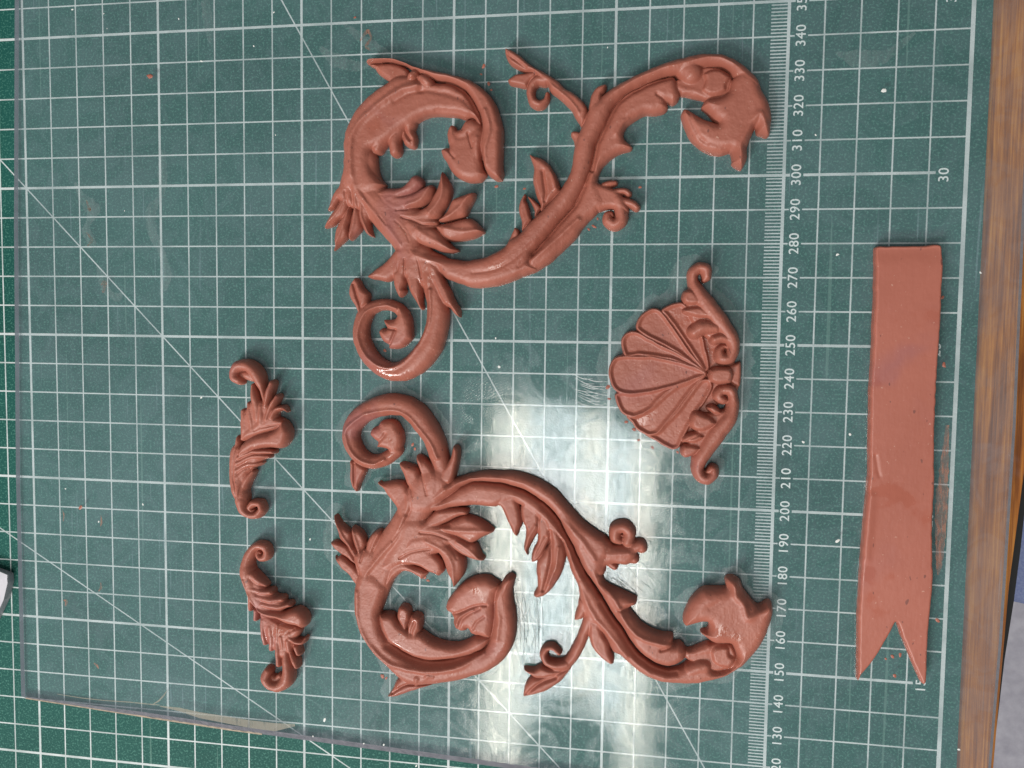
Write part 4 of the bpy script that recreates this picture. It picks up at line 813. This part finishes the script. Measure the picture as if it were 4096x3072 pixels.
d.rod('frond', 4.0, 'R', [(1440, 670, 50), (1475, 760, 48)])
d.rod('frond', 4.2, 'R', [(1350, 540, 40), (1440, 590, 44), (1530, 600, 40), (1572, 545, 20)])
d.rod('curl', 4.9, 'R', [(1285, 740, 46), (1300, 900, 76), (1315, 1050, 92), (1285, 1180, 95), (1175, 1255, 86), (1060, 1230, 80), (990, 1130, 84), (1025, 1030, 64)])
d.rod('curl_hollow', 2.6, 'R', [(1060, 1130, 40), (1120, 1160, 45), (1180, 1120, 40)])
ORN5 = d.build('leaf_spray', 'small red clay leaf spray, lower of the two at left', 'clay ornament', 'small clay ornaments', M_CLAY, 500)
E5 = d

# ---- swallow-tailed ribbon
r = Relief(zmid=2.0, cell=0.2, lumpy=0.25)
r.poly('band', 3.3, 0.9, 'S', [(745, 225), (800, 212), (1000, 208), (1200, 206), (1380, 200), (1400, 300), (1405, 400), (1390, 700), (1380, 1000), (1370, 1150), (1345, 1500)], 'V', [(1325, 0), (1320, 250), (1320, 600), (1305, 900), (1300, 1200), (1305, 1500)],
       'T', [(1290, 0), (1270, 200), (1255, 450), (1245, 700), (1240, 790), (1225, 820), (1200, 815), (1190, 800), (1100, 600), (1000, 350), (950, 215), (935, 215), (870, 340), (780, 500), (680, 640), (600, 730), (575, 790), (566, 790), (565, 700), (570, 400), (575, 100)], 'V', [(585, 1659), (600, 1400), (620, 1100), (650, 800), (675, 500), (680, 200)], 'S', [(690, 1659), (715, 1200), (720, 1000), (735, 700), (740, 400)],
       e=0.55, lines=[(-0.25, 0.5, 'V', [(735, 300), (750, 400), (770, 500)]), (-0.5, 2.5, 'S', [(760, 250), (1000, 240), (1380, 240)]), (0.3, 1.2, 'V', [(690, 700), (670, 950), (640, 1300)])])
ORN6 = r.build('ribbon', 'flat red clay ribbon with a swallow-tail end at the right', 'clay ribbon', None, M_RIB, 600)
E6 = r

# ------------------------------------------------------------------ grease, crumbs and other small things
def halo(rel, w, seed, mt, z=0.03):
    """the greasy margin left on the glass round a piece of clay"""
    st = 2; D = rel.D[::st, ::st]; gx = rel.gx[::st]; gy = rel.gy[::st]
    # D is only known 2 mm out: widen by repeated erosion of distance
    pad = 16; D = np.pad(D, pad, constant_values=-9.0); c = gx[1] - gx[0]
    gx = gx[0] - pad * c + np.arange(D.shape[0]) * c; gy = gy[0] - pad * c + np.arange(D.shape[1]) * c
    for _ in range(24):
        for ax in (0, 1):
            for sh in (1, -1): D = np.maximum(D, np.roll(D, sh, ax) - c)
        for sx in (1, -1):
            for sy in (1, -1): D = np.maximum(D, np.roll(np.roll(D, sx, 0), sy, 1) - c * 1.4142)
    X, Y = np.meshgrid(gx, gy, indexing='ij')
    lim = w * (0.95 + 1.5 * noise2(X, Y, 0.10, seed) + 0.6 * noise2(X, Y, 0.4, seed + 1))
    on = (D > -lim) & (D < 0.4)
    q = on[:-1, :-1] & on[1:, :-1] & on[:-1, 1:] & on[1:, 1:]
    used = np.zeros_like(on); used[:-1, :-1] |= q; used[1:, :-1] |= q; used[:-1, 1:] |= q; used[1:, 1:] |= q
    vid = -np.ones(on.shape, int); vid[used] = np.arange(used.sum())
    V = np.c_[X[used] * MM, Y[used] * MM, np.full(used.sum(), (GLASS_Z + z) * MM)]
    i, j = np.nonzero(q)
    F = np.c_[vid[i, j], vid[i + 1, j], vid[i + 1, j + 1], vid[i, j + 1]]
    me = bpy.data.meshes.new('grease_smear')
    me.vertices.add(len(V)); me.vertices.foreach_set('co', V.astype(np.float32).ravel())
    me.loops.add(F.size); me.loops.foreach_set('vertex_index', F.astype(np.int32).ravel())
    me.polygons.add(len(F)); me.polygons.foreach_set('loop_start', np.arange(0, F.size, 4, dtype=np.int32))
    me.update(calc_edges=True); me.materials.append(mt)
    o = bpy.data.objects.new('grease_smear', me); COL.objects.link(o); o.parent = glass; o.matrix_parent_inverse = GP
for n, (rel, w) in enumerate([(E1, 1.9), (E2, 2.6), (E3, 3.2), (E4, 1.4), (E5, 1.6)]):
    halo(rel, w, 40 + n * 3, M_SMEAR if n in (1, 2) else M_FAINT)

def wisp(pts, w, mt, name='grease_wisp'):
    q = catmull(np.array([(x, y, ww * w) for x, y, ww in pts], float), False, 8)
    p = unproject(q[:, :2], GLASS_Z); n = len(p)
    tn = np.gradient(p, axis=0); tn /= np.linalg.norm(tn, axis=1)[:, None] + 1e-9
    nr = np.c_[-tn[:, 1], tn[:, 0]]
    hw = (np.abs(q[:, 2]) * (0.8 + 0.4 * rng.random(n)))[:, None]
    z = (GLASS_Z + 0.05) * MM
    v = [(a[0] * MM, a[1] * MM, z) for a in p - nr * hw] + [(a[0] * MM, a[1] * MM, z) for a in p + nr * hw]
    f = [(i, i + 1, n + i + 1, n + i) for i in range(n - 1)]
    o = mesh_obj(name, v, f, mt, glass); o.matrix_parent_inverse = GP
W1 = [(300, 730, .2), (330, 790, .8), (370, 840, 1.3), (355, 890, .5), (345, 920, .8), (365, 970, .9), (340, 990, .2)]
W2 = [(650, 600, .4), (650, 720, .9), (640, 790, .5), (605, 840, .9), (610, 930, .8), (650, 1020, .6), (665, 1120, .9), (640, 1180, .2)]
W3 = [(390, 1060, .2), (410, 1110, .9), (425, 1160, .6), (470, 1190, .8), (490, 1170, .2)]
W4 = [(1280, 190, .3), (1340, 240, 1.0), (1420, 265, .8), (1480, 255, .4)]
W5 = [(1375, 95, .2), (1430, 140, .6), (1500, 190, .8), (1600, 240, .4), (1760, 280, .5), (1900, 330, .2)]
W6 = [(820, 0, .7), (835, 110, .8), (840, 170, .2)]
W7 = [(3340, 210, .1), (3430, 235, 1.2), (3540, 225, .8), (3660, 130, .2)]
for k_, q_ in enumerate((W1, W2, W3, W4, W5, W6, W7)): wisp(q_, 2.0, M_SMEAR)
wisp([(345, 800, .2), (360, 840, .6), (350, 830, .2)], 0.9, M_RSMEAR, 'clay_streak')
wisp([(345, 930, .2), (368, 960, .5), (350, 985, .2)], 1.0, M_RSMEAR, 'clay_streak')
wisp([(405, 1140, .2), (420, 1130, .6), (412, 1170, .3)], 1.4, M_RSMEAR, 'clay_streak')
wisp([(1440, 165, .2), (1470, 125, .6), (1485, 150, .3), (1465, 185, .5), (1480, 200, .2)], 1.0, M_RSMEAR, 'clay_streak')
wisp([(3790, 1700, .3), (3778, 1850, .8), (3768, 1990, 1.1), (3762, 2130, 1.0), (3756, 2260, .6), (3752, 2300, .1)], 1.4, M_RSMEAR, 'clay_streak')
for pts in ([(249, 2040, .1), (256, 2060, .3), (253, 2085, .1)], [(404, 2060, .1), (406, 2090, .4), (403, 2105, .1)], [(403, 2330, .1), (404, 2350, .5), (395, 2365, .2)],
            [(255, 2400, .2), (266, 2405, .6), (262, 2425, .3)], [(376, 2652, .2), (388, 2662, .5), (395, 2675, .1)]):
    wisp(pts, 0.9, M_RSMEAR, 'clay_streak')
# scratches: a bundle beside the shell and hair lines in the lamp's mirror image
M_SCR = mat_film('scratch', (0.75, 0.78, 0.78), 0.75, 0.2, 1500, 0.3, 0.55, 0.08)
M_HAIR = mat_film('glare_dark_scratch', (0.16, 0.18, 0.18), 0.55, 0.5, 1500, 0.25, 0.5, 0.0)  # scratches; their dark look against the glare is put into the colour
for q in range(15):
    y_ = 1500 + q * 8 + random.uniform(-4, 4); x_ = 2300 + random.uniform(-15, 40)
    wisp([(x_, y_ + random.uniform(-8, 8), .3), (x_ + 45, y_ + 18, 1), (x_ + 90 + random.uniform(-15, 15), y_ + 24 + random.uniform(-8, 8), .3)], 0.10, M_SCR, 'scratch')
for q in range(22):
    x_ = random.uniform(2050, 2150); y_ = random.uniform(2330, 2480)
    wisp([(x_, y_, .4), (x_ + random.uniform(-25, 25), y_ + 90, 1), (x_ + random.uniform(-40, 30), y_ + random.uniform(150, 240), .4)], 0.09, M_HAIR, 'scratch')
for q in range(16):
    x_ = random.uniform(2350, 2620); y_ = random.uniform(2230, 2330); a_ = random.uniform(0.5, 0.9)
    wisp([(x_, y_, .4), (x_ + 40 * math.cos(a_), y_ + 40 * math.sin(a_), 1), (x_ + 80 * math.cos(a_), y_ + 84 * math.sin(a_), .4)], 0.09, random.choice((M_HAIR, M_SCR)), 'scratch')
# tan glue left along the front edge
ln = [unproject([(x, y)], 2.0)[0] for x, y in [(230, 2775), (330, 2790), (420, 2800), (520, 2806), (610, 2815), (640, 2818)]]
ribbon_part('glue_line', ln, [-0.15, -0.3, -0.25, -0.35, -0.4, -0.2], GLASS_Z + 0.03, M_TAN)
ln = [unproject([(x, y)], 2.0)[0] for x, y in [(612, 2815), (635, 2800), (655, 2778), (668, 2762)]]
ribbon_part('glue_line', ln, [-0.3, -0.5, -0.5, -0.1], GLASS_Z + 0.035, M_TAN)
ln = [unproject([(x, y)], 2.0)[0] for x, y in [(640, 2822), (720, 2830), (800, 2848), (890, 2862), (1000, 2880), (1100, 2892), (1180, 2895)]]
ribbon_part('glue_patch', ln, [-0.3, -1.3, -2.1, -2.4, -2.7, -2.8, -0.8], GLASS_Z + 0.04, M_TAN)

def lump(name, px, py, r, mt, z, sx=1.0, rot=0.0, flat=0.5, parts=7):
    """uneven little lump, lying on level z (mm)"""
    c0 = unproject([(px, py)], z)[0]
    v = []; n = parts
    for ring, (zz, rr) in enumerate(((0.0, 0.85), (0.45, 1.0), (0.85, 0.6))):
        for i in range(n):
            t = 2 * math.pi * i / n; k = 0.65 + 0.6 * random.random()
            x = math.cos(t) * r * rr * k * sx; y = math.sin(t) * r * rr * k
            v.append(((x * math.cos(rot) - y * math.sin(rot)) * MM, (x * math.sin(rot) + y * math.cos(rot)) * MM, zz * r * flat * MM))
    v.append((0, 0, r * flat * MM))
    f = []
    for a in (0, 1):
        f += [(a * n + i, a * n + (i + 1) % n, (a + 1) * n + (i + 1) % n, (a + 1) * n + i) for i in range(n)]
    f += [(2 * n + i, 2 * n + (i + 1) % n, 3 * n) for i in range(n)] + [tuple(range(n - 1, -1, -1))]
    o = mesh_obj(name, v, f, mt)
    o.location = (c0[0] * MM, c0[1] * MM, z * MM)
    return o
def where(x, y):
    if x > 3480 and y > 2500: return 'between the tails of the clay ribbon' if x < 3700 else 'beside the right tail of the ribbon'
    if x > 3300: return 'on the glass beside the long edge of the ribbon'
    if x > 2400 and 1500 < y < 1900: return 'at the rim of the clay shell'
    if x < 1250 and y > 1400: return 'on the glass left of the leaf sprays'
    if x < 1250: return 'on the bare glass at upper left'
    if y < 480: return 'beside the tips of the upper scroll'
    if y < 1000: return 'on the glass beside the upper scroll stem'
    if y < 1480: return 'near the volute of the upper scroll'
    if y < 2500: return 'inside the curves of the lower scroll'
    return 'below the fin of the lower scroll'
crumbs = [(1935, 265, .8), (1925, 297, .5), (1955, 335, .7), (1965, 360, .5), (1420, 70, .5), (2098, 755, .5), (2390, 875, .5), (2375, 905, .7), (2355, 918, .5), (2382, 910, .4),
          (1540, 1402, .7), (1605, 1390, .5), (1700, 2310, .8), (1712, 2322, .7), (1530, 2706, 1.0), (1545, 2712, .6), (1650, 1778, .7), (1660, 1795, .6), (2430, 1550, .9), (2437, 1595, .6), (2505, 1688, .7), (2537, 1718, .8), (2555, 1760, .6), (2610, 1790, .6), (2710, 1808, .5),
          (600, 305, 1.2), (322, 2030, .9), (1985, 747, .7), (2560, 750, .6), (3770, 1190, .6), (3578, 2703, .7), (3600, 2620, .7), (3570, 2625, .8), (3543, 2635, .5), (3775, 1460, .9), (3750, 2480, .8)]
for (x, y, r_) in crumbs:
    tag(lump('clay_crumb', x, y, r_ * 0.62, M_CLAY, GLASS_Z + 0.02, 1.5, random.random() * 3), 'tiny red clay crumb ' + where(x, y), 'clay crumb', 'clay crumbs ' + where(x, y))
def where2(x, y):
    if x > 3850: return 'on the mat margin by the wooden edge'
    if x > 3300: return 'on the glass near the ribbon'
    if x > 3100: return 'on the glass right of the ruler numbers'
    if y > 2800: return 'along the chipped front edge of the glass'
    if y > 1500: return 'on the glass round the small leaf sprays'
    if x < 1250: return 'on the bare glass at upper left'
    if x > 1900 and y > 1250: return 'beside the lamp reflection on the glass'
    return 'on the glass near the upper scroll'
flecks = [(290, 38, .6), (715, 75, .6), (428, 114, .3), (1015, 184, .5), (806, 245, .7), (498, 843, .35), (1095, 50, .5), (262, 1955, .5), (572, 2018, .6), (395, 2087, .6), (805, 1590, .7), (1240, 2157, .7),
          (3535, 362, 1.2), (3263, 540, .5), (3350, 1018, .8), (3213, 1768, .8), (3400, 1738, .8), (3350, 2165, 1.2), (3922, 1090, .6), (3835, 2998, .6), (1298, 2880, 1.0), (1252, 2945, .5), (1455, 2974, .5), (1535, 2979, .6), (1665, 3064, .6), (1983, 1353, .6), (1997, 1468, .8),
          (415, 55, .4), (1102, 540, .4), (1450, 1300, .3), (2430, 190, .4)]
for (x, y, r_) in flecks:
    tag(lump('white_fleck', x, y, r_ * 0.42, M_WHITE, GLASS_Z + 0.02, 1.6, random.random() * 3, 0.3), 'tiny white paper fleck ' + where2(x, y), 'fleck', 'white flecks ' + where2(x, y))

# corner of a grey plastic tool at the left edge
tp = unproject([(-60, 2270), (6, 2293), (27, 2302), (30, 2332), (14, 2400), (-60, 2560)], 3.2)
tool = empty('grey_tool', tp[2][0], tp[2][1], 0.05)
tag(tool, 'pale grey plastic tool corner poking in at the left edge on the mat', 'tool')
TI = Matrix.Translation((-tp[2][0] * MM, -tp[2][1] * MM, -0.00005))
to = prism('tool_body', [tuple(q) for q in tp[::-1]], 0.05, 3.2, [M_TOOL], tool); to.matrix_parent_inverse = TI
tl = unproject([(-60, 2262), (6, 2290), (29, 2300), (29, 2312), (4, 2318), (-60, 2330)], 3.9)
to = prism('tool_lid', [tuple(q) for q in tl[::-1]], 3.25, 3.9, [M_TOOL], tool); to.matrix_parent_inverse = TI

# blue cloth below the table edge at the right
gxs, gys = 26, 40
cv = []; 
c_top = unproject([(4052, 2468)], -250)[0]
for j in range(gys):
    for i in range(gxs):
        u = i / (gxs - 1); v_ = j / (gys - 1)
        x = c_top[0] - 6 + u * 190; y = c_top[1] + v_ * 330
        zz = -330 + 85 * math.sin(math.pi * min(1, u * 0.62 + 0.12)) + 6 * math.sin(v_ * 24 + u * 3) * 0.5 + 3 * math.sin(u * 14 + v_ * 5)
        cv.append((x * MM, y * MM, zz * MM))
cf = [(j * gxs + i, j * gxs + i + 1, (j + 1) * gxs + i + 1, (j + 1) * gxs + i) for j in range(gys - 1) for i in range(gxs - 1)]
cl = mesh_obj('blue_cloth', cv, cf, M_JEANS, None, True)
sm = cl.modifiers.new('thickness', 'SOLIDIFY'); sm.thickness = 0.004; sm.offset = -1
tag(cl, 'blue cotton cloth below the table edge at the far right', 'cloth')
